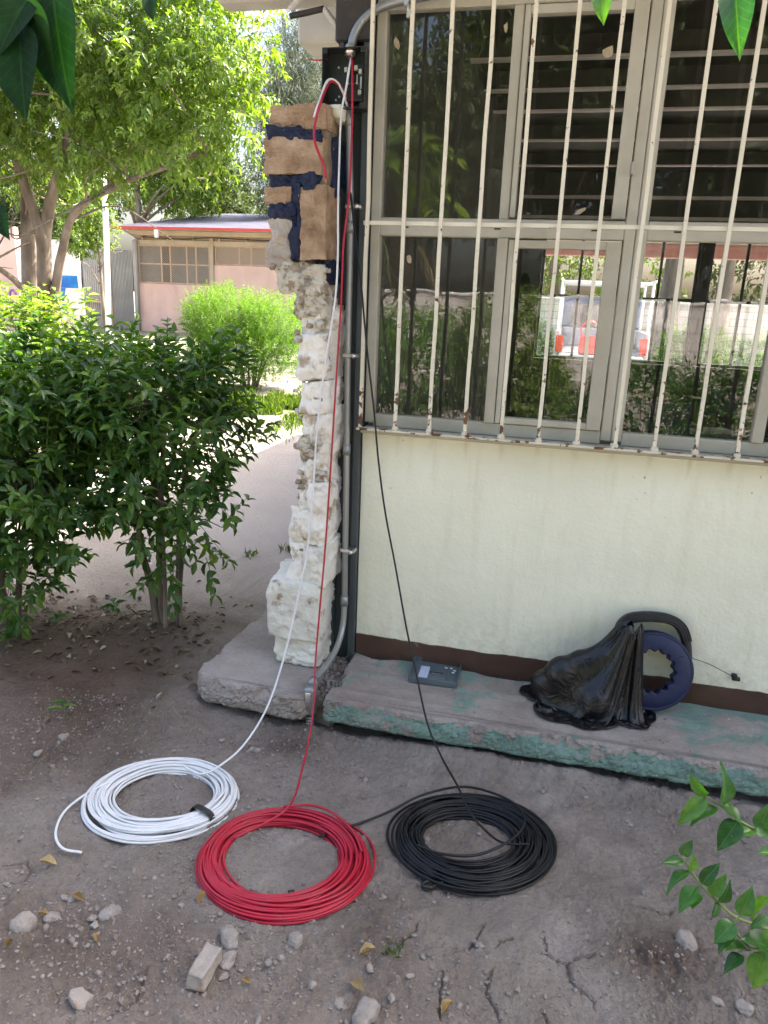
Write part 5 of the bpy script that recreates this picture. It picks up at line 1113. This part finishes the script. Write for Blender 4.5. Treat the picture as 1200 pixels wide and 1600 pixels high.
part('side_wall', box(-6.02, -5.85, YP, YP+7, -.2, 3.9), M['pink_wall'], pk)
tag(part('floodlight', bbox(-15.05, -14.93, YP-1.12, YP-.98, 3.36, 3.62, .02), M['white_paint'], pk), None)
part('downpipe', tube([(-16.40, YP-.10, -.1), (-16.40, YP-.10, 3.4), (-16.40, YP-.9, 3.62)], .04, 8), M['sheet_metal'], pk, True)
part('service_cable', tube(catmull([(-16.2, YP-.08, 3.45), (-14.5, YP-.08, 3.40), (-13.3, YP-.08, 3.46), (-11, YP-.08, 3.41), (-8, YP-.08, 3.45)], 6), .018, 5), M['steel_dark'], pk, True)
# corrugated sheet wall
cs = thing('corrugated_wall', 'grey corrugated metal sheet wall joining the pink building', 'wall', (-17.7, 23.9, 0))
for k, (xa, xb) in enumerate(((-19.0, -17.62), (-17.55, -16.63))):
    n = 60; V = []; F = []
    for i in range(n+1): x = xa+(xb-xa)*i/n; y = 23.9+(.035 if i % 4 in (1, 2) else 0)+.3*(k == 0); V += [(x, y, .1), (x, y, 2.95), (x, y+.01, .1), (x, y+.01, 2.95)]
    for i in range(n): F += [(4*i, 4*i+4, 4*i+5, 4*i+1), (4*i+2, 4*i+3, 4*i+7, 4*i+6)]
    part('sheet', (V, F), M['sheet_metal'], cs)
part('rail', box(-19, -17.6, 24.14, 24.19, .98, 1.05), M['wood_pale'], cs); part('post', box(-17.62, -17.55, 23.86, 24.25, -.1, 2.95), M['wood_pale'], cs)
mu = thing('mural_wall', 'white painted wall with a bright blue band in the sun', 'wall', (-18.2, 22, 0))
part('wall', box(-20.2, -17.66, 22, 22.2, -.2, 3.15), M['mural_white'], mu); part('blue_band', box(-20.2, -17.664, 21.99, 22.0, 1.50, 1.93), M['mural_blue'], mu)
part('blue_stroke', prism([(-18.42, 1.49), (-18.2, 1.49), (-18.3, 1.1), (-18.22, .75), (-18.36, .7), (-18.45, 1.05)], 21.985, 21.999), M['mural_blue'], mu)
lw_ = thing('yard_wall', 'pinkish block wall with a purple scrawl behind the tree trunks', 'wall', (-20, 20, 0))
part('wall', box(-26, -18.55, 20, 20.2, -.2, 3.4), M['pink_wall'], lw_); part('purple_scrawl', tube(catmull([(-18.95, 19.99, .95), (-18.92, 19.99, 1.28), (-18.8, 19.99, 1.36), (-18.7, 19.99, 1.25), (-18.68, 19.99, .95)], 5), .04, 6), M['purple'], lw_, True)
po = thing('white_pole', 'slim white painted metal pole standing under the shade tree', 'pole', (-11.2, 14, 0))
part('shaft', tube([(-11.22, 14, -.1), (-11.2, 14, .7), (-11.12, 14, 2.4), (-11.07, 14, 4.2)], .065, 14), M['white_paint'], po, True); part('base_plate', bbox(-11.38, -11.06, 13.84, 14.16, -.02, .03, .005), M['white_paint'], po)

# ------------------------------------------------------------------ what stands behind the photographer (seen in the panes)
def hedge(label, base, ells, n, mat, seed, leaf=.07):
    rng = np.random.default_rng(seed); t_ = thing('hedge_bush', label, 'bush', base, 'sunlit hedge bushes facing the window')
    for k in range(5):
        e = np.array(base)+[rng.uniform(-.5, .5), rng.uniform(-.3, .3), .8]; part('stem', limb([np.array(base)+[rng.uniform(-.3, .3), 0, -.05], (np.array(base)+e)/2, e], .03, .01, 6, 4, k), M['bark'], t_, True)
    c, out, r = in_ells(rng, ells, n, .4); fr, a_, b_ = shoots(rng, c, unit(out+[0, 0, .7]+rng.normal(0, .35, c.shape)), .22, 5, leaf)
    o = cloud('foliage', fr, L_LO, M[mat], t_, rng); o['kind'] = 'stuff'
hedge('sunlit hedge bush reflected in the left window panes', (-2.5, -6.4, 0), [((-2.9, -6.4, .85), (.9, .6, .62)), ((-1.9, -6.3, .8), (.95, .6, .62))], 2600, 'leaf_light', 71)
hedge('sunlit hedge bush beside the path, reflected near the open sash', (-4.4, -6.6, 0), [((-4.4, -6.6, .85), (1.0, .7, .7))], 800, 'leaf_tree', 72)
hedge('darker hedge bush across the path, reflected low in the glass', (1.2, -5.2, 0), [((.75, -5.2, .55), (.75, .6, .55)), ((2.0, -5.2, .6), (1.0, .6, .58)), ((3.4, -5.2, .6), (1.0, .6, .58))], 2600, 'leaf_bush', 73)
hedge('tall hedge bush by the path, reflected in the open sash', (-.75, -6.2, 0), [((-.75, -6.2, .95), (.62, .55, .75)), ((-.55, -6.1, .5), (.55, .5, .5))], 1500, 'leaf_tree', 77)
bw_ = thing('brick_wall', 'long white block wall beyond the hedge, reflected in the panes', 'wall', (-2, -14, 0))
part('wall', box(-16, 14, -14.2, -14, -.2, 1.72), M['white_brick'], bw_); part('coping', bbox(-16, 14, -14.24, -13.96, 1.72, 1.78, .01), M['mural_white'], bw_)
far_tree('tall dark tree behind the block wall, reflected in the panes', (-7.5, -18, 0), 11, 5.0, 3600, 'leaf_back', 81, .28)
far_tree('spreading green tree behind the block wall near the palm', (.5, -19, 0), 11.5, 5.2, 3800, 'leaf_back', 82, .28)
far_tree('full dark tree beyond the block wall between the broad trees', (4.2, -17, 0), 11, 4.6, 3400, 'leaf_back', 88, .28, None, .26, .15)
far_tree('broad tree beyond the block wall facing the second window', (8, -18, 0), 11, 5.2, 3600, 'leaf_back', 83, .3)
ct = thing('canopy_tree', 'big shady tree spreading over the ground behind the block wall facing the classroom', 'tree', (-.6, -17.4, 0), 'trees round the school yard')
for pts, r0, r1 in (([(-.6, -17.4, -.1), (-.55, -17.4, 1.2), (-.6, -17.3, 2.6), (-1.2, -16.8, 4.2), (-2.2, -16.2, 5.4)], .22, .07), ([(-.58, -17.4, 2.2), (.2, -17.0, 3.4), (1.4, -16.4, 4.6), (2.4, -16.0, 5.4)], .14, .05), ([(-.6, -17.4, 2.6), (-.5, -16.4, 3.6), (-.2, -15.4, 4.4)], .10, .04)):
    part('trunk', limb([np.array(p, float) for p in pts], r0, r1, 10, 6, 3), M['bark_pale'], ct, True)
rng = np.random.default_rng(95)
ec = [((-2.4, -16.8, 4.6), (2.4, 2.0, 1.5)), ((1.6, -16.8, 4.6), (2.4, 2.0, 1.5)), ((-.4, -16.4, 5.4), (2.6, 2.0, 1.3)), ((-4.6, -17.6, 4.2), (1.8, 1.8, 1.6)), ((4.2, -17.4, 4.2), (1.9, 1.8, 1.6)), ((-.4, -18.0, 3.9), (2.4, 1.5, 1.0))]
c, out, r = in_ells(rng, ec, 3800, .2); fr, a_, b_ = shoots(rng, c, unit(out*.6+rng.normal(0, .5, c.shape)+[0, 0, -.1]), .34, 6, .14, .46, .9, .5)
o = cloud('crown', fr, L_LO, M['leaf_back'], ct, rng); o['kind'] = 'stuff'
pm = thing('palm_tree', 'palm tree with hanging dry fronds reflected in the window', 'palm', (-3.4, -9.5, 0))
part('trunk', limb([np.array(p) for p in ((-3.4, -9.5, -.1), (-3.42, -9.5, 1.5), (-3.38, -9.5, 3.6))], .22, .17, 12, 6, 5), M['bark'], pm, True)
rng = np.random.default_rng(91)
for k in range(26):
    a = k*2.4; dead = k > 17; L_ = rng.uniform(1.5, 2.1); up = -.9 if dead else rng.uniform(.1, .9)
    s = np.array([-3.38, -9.5, 3.6]); d = unit(np.array([math.cos(a), math.sin(a), up])); P_ = np.array([s+d*L_*t+np.array([0, 0, -.9*L_*t*t*(.5 if dead else .6)]) for t in np.linspace(0, 1, 9)])
    f_ = part('frond', tube(P_, np.linspace(.02, .005, 9), 5), M['twig'], pm, True)
    n = 60; t = np.linspace(.15, 1, n); base = s+d*L_*t[:, None]+np.array([0, 0, -1.])*(.9*L_*t*t*(.5 if dead else .6))[:, None]; sd = unit(np.cross(d, [0, 0, 1.]))
    sg = np.where(np.arange(n) % 2 == 0, 1, -1)[:, None]; ld = unit(sd*sg+d*.5+[0, 0, -.5]+rng.normal(0, .08, (n, 3)))
    o = cloud('leaflets', leaf_frames(base, ld, np.tile([0, 0, 1.], (n, 1)), np.full(n, .42), np.full(n, .03)), L_LO, M['leaf_litter' if dead else 'leaf_tree'], f_, rng); o['kind'] = 'stuff'

# ------------------------------------------------------------------ the yard seen through the back windows
tk = thing('pickup_truck', 'blue and white pickup with ladder rack seen through the back window', 'truck', (.5, 13.4, 0))
X0, X1 = -.42, 1.40
part('bed', join(bbox(X0, X0+.10, 13.0, 15.3, .55, 1.12, .03, 2), bbox(X1-.10, X1, 13.0, 15.3, .55, 1.12, .03, 2), bbox(X0+.1, X1-.1, 13.0, 15.3, .55, .72, .02), bbox(X0+.1, X1-.1, 15.2, 15.3, .72, 1.12, .02)), M['truck_white'], tk)
part('tailgate', bbox(X0+.12, X1-.12, 12.50, 13.0, .60, .68, .02, 2), M['truck_white'], tk)
cab = part('cab', join(bbox(X0, X1, 15.3, 17.9, .5, 1.15, .06, 2), (lambda vf: vf)(prism([(15.32, 1.14), (15.45, 1.80), (16.7, 1.80), (17.3, 1.14)], X0+.06, X1-.06, 'x'))), M['truck_paint'], tk)
part('rear_window', prism([(X0+.25, 1.22), (X0+.30, 1.68), (X1-.30, 1.68), (X1-.25, 1.22)], 15.27, 15.42), M['car_glass'], cab)
for x in (X0+.03, X1-.18): part('tail_lamp', bbox(x, x+.14, 12.96, 13.02, .70, 1.02, .015, 2), M['lamp_red'], tk)
part('bumper', bbox(X0, X1, 12.86, 12.98, .42, .54, .02, 2), M['zinc'], tk)
for x in (X0+.02, X1-.24):
    for y in (13.9, 17.0):
        ang = np.linspace(0, 2*math.pi, 20, endpoint=False); w = part('wheel', prism([(y+.34*math.cos(q), .32+.34*math.sin(q)) for q in ang], x, x+.22, 'x'), M['rubber'], tk, False)
        part('rim', prism([(y+.19*math.cos(q), .32+.19*math.sin(q)) for q in ang], x-.006, x+.226, 'x'), M['zinc'], w)
rk = part('ladder_rack', join(*[tube([(x, y, 1.1), (x, y, 2.05)], .03, 6) for x in (X0+.05, X1-.05) for y in (13.1, 15.1)], *[tube([(X0+.05, y, 2.05), (X1-.05, y, 2.05)], .03, 6) for y in (13.1, 15.1)], *[tube([(x, 12.7, 2.08), (x, 17.2, 2.08)], .03, 6) for x in (X0+.05, X1-.05, .5)]), M['white_paint'], tk, True)
for o in (cab,): md_ = o.modifiers.new('bevel', 'BEVEL'); md_.width = .09; md_.segments = 4
gc = thing('red_can', 'red plastic fuel can with looped hose standing on the lowered tailgate', 'fuel can', (.24, 12.75, .68))
part('body', bbox(.06, .42, 12.62, 12.88, .68, 1.04, .05, 3), M['lamp_red'], gc, True); part('hose', tube(catmull([(.12, 12.75, 1.0), (.08, 12.75, 1.2), (.24, 12.75, 1.32), (.40, 12.75, 1.2), (.36, 12.75, 1.0)], 5), .02, 6), M['lamp_red'], gc, True)
by = thing('back_yard_wall', 'white block wall beyond the pickup behind the classroom', 'wall', (3, 21, 0))
part('wall', box(-5.4, 14, 21, 21.2, -.2, 1.75), M['white_brick'], by); part('coping', bbox(-5.4, 14, 20.96, 21.24, 1.75, 1.81, .01), M['mural_white'], by)
for x, s in ((2.9, 74), (5.0, 75), (-1.4, 76)):
    rng = np.random.default_rng(s); t_ = thing('hedge_bush', 'clipped bright green hedge bush beyond the pickup, seen through the back windows', 'bush', (x, 17.5, 0), 'hedge bushes behind the classroom')
    part('stem', limb([np.array((x, 17.5, -.05)), np.array((x, 17.5, .4)), np.array((x+.1, 17.5, .8))], .04, .02, 6, 4, 1), M['bark'], t_, True)
    c, out, r = in_ells(rng, [((x, 17.5, .6), (1.05, .55, .55))], 700, .4); fr, a_, b_ = shoots(rng, c, unit(out+[0, 0, .7]), .2, 4, .08); o = cloud('foliage', fr, L_LO, M['leaf_light'], t_, rng); o['kind'] = 'stuff'
far_tree('thick pale-trunked tree behind the classroom windows', (2.3, 19, 0), 10, 4, 1300, 'leaf_tree', 84, .26, None, .34, .4)
far_tree('second pale-trunked tree behind the classroom windows', (3.7, 19.6, 0), 10, 4, 1300, 'leaf_back', 85, .26, None, .26, .4)
far_tree('dense green tree behind the block wall past the pickup', (-1, 26, 0), 8, 4.5, 1400, 'leaf_tree', 86, .28, None, .3, .15)
far_tree('green tree behind the block wall beyond the thick trunks', (6.5, 26, 0), 8, 4.5, 1400, 'leaf_back', 87, .28, None, .3, .15)
vb = thing('walkway_canopy', 'dark red edged walkway canopy behind the classroom', 'canopy', (2, 8.8, 0))
part('beam', bbox(-1.0, 6, 8.75, 8.88, 2.28, 2.46, .01), M['faded_red'], vb); part('canopy_sheet', box(-1.0, 6, 8.0, 8.9, 2.47, 2.52), M['roof_concrete'], vb)
for x in (-.9, 5.8): part('post', bbox(x-.05, x+.05, 8.78, 8.86, -.1, 2.28, .005), M['dark_frame'], vb)

# ------------------------------------------------------------------ classroom chairs
def make_chair():
    t_ = thing('school_chair', 'dark tablet-arm school chair standing inside the classroom', 'chair', (0, 0, 0), 'chairs inside the classroom')
    part('seat', bbox(-.2, .2, -.2, .2, .43, .455, .01, 2), M['chair_black'], t_); part('backrest', bbox(-.2, .2, .2, .225, .62, .85, .01, 2), M['chair_black'], t_)
    part('tablet', prism([(-.28, -.34), (.12, -.34), (.12, -.16), (-.14, -.10), (-.18, .16), (-.28, .16)], .68, .70, 'z'), M['chair_black'], t_)
    for sx in (-1, 1):
        part('leg', tube([(sx*.18, -.18, .43), (sx*.2, -.2, 0)], .011, 6), M['chair_black'], t_, True); part('leg', tube([(sx*.18, .21, .85), (sx*.18, .19, .44), (sx*.2, .24, 0)], .011, 6), M['chair_black'], t_, True)
    part('arm_post', tube([(-.2, 0, .44), (-.24, 0, .68)], .011, 6), M['chair_black'], t_, True)
    return t_
ch = make_chair(); spots = [(.15, 1.5, 2.6), (.95, 1.35, 3.0), (1.55, 1.7, 2.4), (.55, 2.6, 3.3), (1.45, 2.7, 2.8), (2.3, 2.5, 3.2), (.2, 3.8, 3.0), (1.2, 4.0, 3.4), (2.2, 3.9, 2.8), (3.0, 3.6, 3.1)]
for i, (x, y, a) in enumerate(spots):
    r_ = ch
    if i:
        r_ = ch.copy(); COL.objects.link(r_)
        for k in ch.children: q = k.copy(); COL.objects.link(q); q.parent = r_
    r_.location = (x, y, .17); r_.rotation_euler = (0, 0, a)

# ------------------------------------------------------------------ leafy sprigs close to the lens
SPR = mesh('leaf', L_HI[0], L_HI[1], True); SPR.materials.append(M['leaf_sprig'])
L_DK = leaf_template([0, .06, .14, .24, .35, .47, .59, .70, .80, .88, .95, 1], [.03, .40, .70, .90, 1, .98, .88, .70, .46, .24, .08, 0], 7, .16, .10, .012)
DRK = mesh('leaf', L_DK[0], L_DK[1], True); DRK.materials.append(M['leaf_dark'])
def sprig(name, label, stems, leaves, me, root, rng, r=.0022, up=(-.15, -.55, .8)):
    t_ = thing(name, label, 'plant', root)
    for s in stems: part('twig', tube(catmull(s, 5), np.linspace(r*.6, r*1.4, (len(s)-1)*5+1), 6), M['twig'], t_, True)
    for b_, tp, w in leaves:
        b_ = np.array(b_); tp = np.array(tp); d = tp-b_; L = np.linalg.norm(d); u = unit(np.array(up)+rng.normal(0, .14 if me is DRK else .35, 3)); f = leaf_frames(b_[None], d[None], u[None], np.array([L]), np.array([max(w*1.12, L*.42)]))
        o = bpy.data.objects.new('leaf', me); COL.objects.link(o); o.parent = t_; p = b_-ORG[t_.name]; a, bb, c = f[1][0], f[2][0], f[3][0]
        o.matrix_basis = Matrix(((a[0], bb[0], c[0], p[0]), (a[1], bb[1], c[1], p[1]), (a[2], bb[2], c[2], p[2]), (0, 0, 0, 1)))
    return t_
LA = [((.259, -1.736, .905), (.229, -1.747, .934), .019), ((.257, -1.737, .903), (.221, -1.768, .868), .023), ((.278, -1.736, .888), (.234, -1.763, .877), .018), ((.284, -1.734, .889), (.286, -1.727, .955), .025), ((.285, -1.733, .891), (.315, -1.746, .880), .025), ((.310, -1.733, .870), (.280, -1.764, .836), .029), ((.334, -1.731, .858), (.300, -1.752, .861), .019), ((.340, -1.730, .859), (.350, -1.728, .901), .025), ((.366, -1.732, .828), (.342, -1.749, .834), .015), ((.335, -1.730, .864), (.354, -1.740, .858), .019)]
LB = [((.225, -1.804, .845), (.233, -1.807, .872), .015), ((.226, -1.806, .838), (.198, -1.824, .844), .014), ((.240, -1.807, .823), (.240, -1.811, .854), .014), ((.239, -1.807, .824), (.200, -1.834, .808), .017), ((.257, -1.808, .806), (.272, -1.806, .844), .019), ((.251, -1.810, .802), (.223, -1.837, .778), .022), ((.252, -1.812, .794), (.242, -1.831, .784), .019), ((.270, -1.809, .791), (.287, -1.807, .827), .018), ((.284, -1.809, .781), (.298, -1.808, .816), .016), ((.281, -1.809, .781), (.277, -1.827, .769), .015)]
LC = [((.304, -1.842, .796), (.311, -1.841, .839), .022), ((.321, -1.840, .789), (.327, -1.837, .839), .026), ((.296, -1.847, .786), (.269, -1.871, .769), .024), ((.296, -1.850, .777), (.273, -1.874, .757), .017), ((.321, -1.852, .750), (.285, -1.868, .769), .018), ((.312, -1.856, .744), (.284, -1.879, .733), .017), ((.339, -1.848, .749), (.328, -1.876, .705), .030), ((.345, -1.845, .755), (.311, -1.858, .780), .030), ((.341, -1.833, .796), (.317, -1.854, .789), .015), ((.356, -1.836, .777), (.335, -1.862, .747), .027)]
SA = [(.2566, -1.7364, .9038), (.2854, -1.7343, .8875), (.3105, -1.7334, .87), (.3399, -1.7304, .8564), (.3792, -1.7265, .8377), (.43, -1.74, .70), (.46, -1.80, .3), (.47, -1.82, -.02)]
SB = [(.2254, -1.805, .8415), (.2399, -1.8068, .8234), (.2604, -1.8088, .8002), (.284, -1.8088, .7807), (.3093, -1.8082, .7621), (.3465, -1.8028, .7502), (.3799, -1.8001, .732), (.43, -1.80, .6), (.468, -1.82, .2), (.475, -1.83, -.02)]
SC = [(.3036, -1.8424, .7959), (.2957, -1.8487, .7811), (.3203, -1.8508, .7538), (.3411, -1.8461, .7529), (.3719, -1.8403, .7472), (.43, -1.83, .55), (.475, -1.83, .2), (.48, -1.835, -.02)]
rng = np.random.default_rng(8)
sprig('leafy_sprig', 'bright green privet sprig leaning over the dirt in front of the walkway', [SA, SB, SC], LA+LB+LC, SPR, (.47, -1.82, 0), rng)
sprig('leafy_branch', 'large dark leaves of an overhanging branch close by the bright tree', [[(-.368, -2.288, 1.796), (-.36, -2.27, 1.86), (-.30, -2.2, 2.05), (-.5, -2.4, 2.6)], [(-.380, -2.300, 1.761), (-.372, -2.29, 1.80), (-.36, -2.27, 1.86)], [(-.298, -2.272, 1.791), (-.31, -2.25, 1.86), (-.30, -2.2, 2.05)], [(-.385, -2.334, 1.650), (-.41, -2.33, 1.70), (-.40, -2.3, 1.82), (-.36, -2.27, 1.86)]],
      [((-.362, -2.288, 1.792), (-.339, -2.318, 1.711), .036), ((-.380, -2.300, 1.765), (-.366, -2.327, 1.705), .032), ((-.374, -2.292, 1.788), (-.390, -2.318, 1.744), .028), ((-.376, -2.296, 1.780), (-.352, -2.312, 1.724), .028), ((-.298, -2.272, 1.791), (-.290, -2.289, 1.769), .009), ((-.385, -2.334, 1.650), (-.366, -2.349, 1.628), .008)], DRK, (-.36, -2.27, 1.86), rng, .0015, (-.1, -.9, .35))
sprig('leafy_branch', 'two green leaf tips of a branch hanging before the barred window', [[(-.014, -1.724, 1.970), (.02, -1.70, 2.06), (.10, -1.67, 2.16), (.2, -1.7, 2.4)], [(.139, -1.682, 1.986), (.135, -1.67, 2.06), (.10, -1.67, 2.16)]], [((-.014, -1.724, 1.970), (-.008, -1.747, 1.929), .023), ((.139, -1.682, 1.986), (.153, -1.717, 1.900), .036)], SPR, (.10, -1.67, 2.16), rng, .0015, (-.1, -.9, .35))

# ------------------------------------------------------------------ stones, litter and pebbles on the dirt
def one_stone(x, y, r, seed, mat, sq=.65, asp=1.2, rot=0, rnd=.8, sink=.3, label=None, name='stone', fs=None):
    V, F = rough_block(-r*asp, r*asp, -r*.85, r*.85, -r*sq, r*sq, seed, min(1.15, rnd+.35), r*.30, .26, 7, fs or .9/r)
    V = np.asarray(V); c, s = math.cos(rot), math.sin(rot); z = float(ground_h([x], [y])[0])
    V = np.stack([V[:, 0]*c-V[:, 1]*s, V[:, 0]*s+V[:, 1]*c, V[:, 2]+r*sq*(1-2*sink)+z], 1); o = obj(name, mesh(name, V, F, True), M[mat]); o.location = (x, y, 0)
    tag(o, label, 'stone', None); return o
STN = [(-.536, -1.337, .025, 'stone_pale', 'round pale stone on the dirt in front of the red coil'), (-.695, -1.372, .036, 'stone_pale', 'angular pale stone lying behind the brick fragment'), (-.680, -1.433, .027, 'stone_gray', 'flat grey stone touching the brick fragment'), (-1.051, -1.373, .028, 'stone_pale', 'square pale stone on the dirt near the white coil tail'), (-1.189, -1.425, .022, 'stone_gray', 'round grey stone next to an orange dry leaf'), (-1.234, -1.478, .033, 'stone_gray', 'flat grey stone half sunk in cracked dirt'), (-.310, -1.488, .036, 'stone_pale', 'large knobbly pale stone on the foreground dirt'), (-.376, -1.470, .016, 'stone_pale', 'small stone beside the large knobbly pale stone'), (.551, -1.220, .022, 'stone_gray', 'knobbly grey stone near the privet sprig foot'), (.491, -1.220, .016, 'stone_gray', 'flat clod near the privet sprig foot'), (.438, -1.067, .032, 'stone_gray', 'half buried rounded stone behind the crumbly dirt patch'), (-1.680, -.713, .020, 'stone_pale', 'pale chip of stone near the narrow-leaved weed'), (-1.689, -.834, .018, 'stone_pale', 'pale angular stone on the dirt past the white coil'), (-.966, -1.617, .026, 'brick_bit', 'flat pinkish stone flush with the dirt')]
for k, (x, y, r, mt, lab) in enumerate(STN): one_stone(x, y, r*.88, 500+k, mt, .62, 1.12, rg.uniform(0, 3), .7, .36, lab)
bf = rough_block(-.025, .025, -.046, .046, -.020, .022, 601, .22, .006, .12, 8, 18); V = np.asarray(bf[0]); c, s = math.cos(-.12), math.sin(-.12); zb = float(ground_h([-.711], [-1.492])[0])
V = np.stack([V[:, 0]*c-V[:, 1]*s, V[:, 0]*s+V[:, 1]*c, V[:, 2]+.018+V[:, 1]*.12+zb], 1); o = obj('brick_fragment', mesh('brick_fragment', V, bf[1], True), M['brick_bit']); o.location = (-.711, -1.492, 0); tag(o, 'broken oblong brick fragment lying in the foreground dirt', 'brick')
SM = [(-.574, -1.421, .011), (-.668, -1.480, .013), (-.332, -1.364, .013), (-1.079, -1.404, .015), (-1.061, -1.421, .013), (-.551, -1.395, .010), (-.540, -1.562, .015), (-.002, -.925, .010), (.192, -1.023, .009), (-.214, -1.291, .010), (-.232, -1.360, .011), (-.264, -1.427, .011), (-.079, -1.207, .013), (-1.0, -.56, .018), (-.97, -.575, .014), (-1.12, -.55, .012), (.05, -.52, .012), (.33, -.60, .01), (-.55, -.62, .012), (-1.2, -1.36, .012), (-.45, -1.45, .012)]
for k, (x, y, r) in enumerate(SM): o = one_stone(x, y, r, 700+k, 'stone_gray' if k % 3 else 'stone_pale', .75, 1.1, k*1.3, .85, .25, 'thumb-sized pebble lying loose on the bare dirt', 'pebble'); o['group'] = 'loose pebbles on the dirt'
DL = [(-.363, -1.411, .05, 'curled orange dry leaf on the dirt beside the pebbles'), (-1.139, -1.359, .035, 'pale dry leaf on the dirt near the white coil tail'), (-1.284, -1.273, .05, 'shrivelled brown leaf below the white coil tail'), (-.369, -1.337, .045, 'crumpled brown leaf behind the curled orange leaf'), (-.827, -1.302, .035, 'dark rolled leaf touching the red coil'), (-1.215, -1.441, .03, 'orange leaf lying against a grey stone'), (-.595, -1.484, .022, 'small tan leaf between the brick fragment and the pebbles'), (-1.02, -1.47, .025, 'small brown leaf on the dirt in front of the red coil'), (-.140, -1.435, .04, 'rust coloured leaf at a crack in the dirt'), (-1.224, -1.526, .03, 'small pale leaf on the cracked dirt corner'), (-1.45, .02, .04, 'yellow leaf lying by the rounded slab corner')]
LD = mesh('leaf', *leaf_template([0, .2, .5, .8, 1], [0, .7, 1, .6, 0], 5, .9, -.25, .08), True); LD.materials.append(M['leaf_dry'])
for k, (x, y, L, lab) in enumerate(DL):
    a = rg.uniform(0, 6.28); z = float(ground_h([x], [y])[0])+.006; f = leaf_frames(np.zeros((1, 3)), np.array([[math.cos(a), math.sin(a), .12]]), np.array([[rg.normal(0, .3), rg.normal(0, .3), 1]]), np.array([L]), np.array([L*.5])); A_, B_, C_ = f[1][0], f[2][0], f[3][0]
    o = bpy.data.objects.new('dry_leaf', LD); COL.objects.link(o); o.matrix_world = Matrix(((A_[0], B_[0], C_[0], x), (A_[1], B_[1], C_[1], y), (A_[2], B_[2], C_[2], z), (0, 0, 0, 1))); tag(o, lab, 'leaf')
# litter under the bushes
rng = np.random.default_rng(23); n = 620
p = np.stack([rng.normal(-2.05, .5, n), rng.normal(.10, .26, n), np.zeros(n)], 1); p = p[(p[:, 0] < -1.5) | (p[:, 1] < -.1)]; p = p[p[:, 0] < -1.36]; p[:, 2] = ground_h(p[:, 0], p[:, 1])+.006; n = len(p)
a = rng.uniform(0, 6.28, n); L = rng.uniform(.02, .05, n); o = cloud('leaf_litter', leaf_frames(p, np.stack([np.cos(a), np.sin(a), rng.normal(0, .25, n)], 1), unit(np.stack([rng.normal(0, .35, n), rng.normal(0, .35, n), np.ones(n)], 1)), L, L*.45), L_MID, M['leaf_litter'], None, rng, rng.random(n)**2.2)
tag(o, 'dead leaves scattered on the soil under the bushes', 'leaf litter', kind='stuff')
# gravel and grit
def grit(name, pts, sizes, mat, label, seed):
    rng = np.random.default_rng(seed); bm = bmesh.new(); bmesh.ops.create_icosphere(bm, subdivisions=1, radius=1); tv = np.array([v.co[:] for v in bm.verts]); tf = np.array([[v.index for v in f.verts] for f in bm.faces]); bm.free()
    n = len(pts); k = rng.uniform(.65, 1.3, (n, len(tv), 1)); ax = rng.uniform(.6, 1.2, (n, 1, 3)); V = pts[:, None, :]+tv[None]*k*ax*sizes[:, None, None]; V = V.reshape(-1, 3)
    F = (tf[None]+(np.arange(n)*len(tv))[:, None, None]).reshape(-1, 3); o = part(name, (V, F), mat, None, False); tag(o, label, 'gravel', kind='stuff'); return o
rng = np.random.default_rng(29); n = 30000
x = rng.uniform(-2.0, .9, n); y = rng.uniform(-1.75, -.42, n); dens = np.clip(.22+.55*n2(x, y, 2.2, 77, 3)+.9*gauss(x, y, -.75, -1.45, .35, .15)+.7*gauss(x, y, -1.2, -1.4, .3, .18)+.9*gauss(x, y, -1.05, -.52, .3, .09)+.6*gauss(x, y, .36, -1.14, .15, .1)+.4*gauss(x, y, -1.5, -.55, .3, .2), .04, 1)
k = rng.random(n) < dens; x, y = x[k], y[k]; s = np.minimum(.010, .0014+rng.exponential(.0015, len(x))); grit('loose_grit', np.stack([x, y, ground_h(x, y)+s*.25], 1), s, M['pebble'], 'fine grit and crumbs of soil strewn over the dirt', 5)
n = 520; x = rng.uniform(-.868, -.775, n); y = rng.uniform(-.36, .05, n); s = rng.uniform(.004, .012, n); grit('gap_gravel', np.stack([x, y, .085+rng.uniform(0, .03, n)], 1), s, M['pebble'], 'gravel filling the gap between the two slabs', 6)
part('gap_fill', (lambda vf: vf)(rough_block(-.90, -.755, -.36, .08, .0, .098, 91, .2, .01, .05, 9, 20)), M['soil'], None, True); tag(bpy.data.objects['gap_fill'], kind='structure')
n = 420; x = rng.uniform(-.76, 1.6, n); y = -.41+rng.random(n)**1.5*.4; s = rng.uniform(.001, .0035, n); grit('slab_dust', np.stack([x, y, .1515+s*.3], 1), s, M['pebble'], 'crumbs of concrete scattered on the green slab', 8)
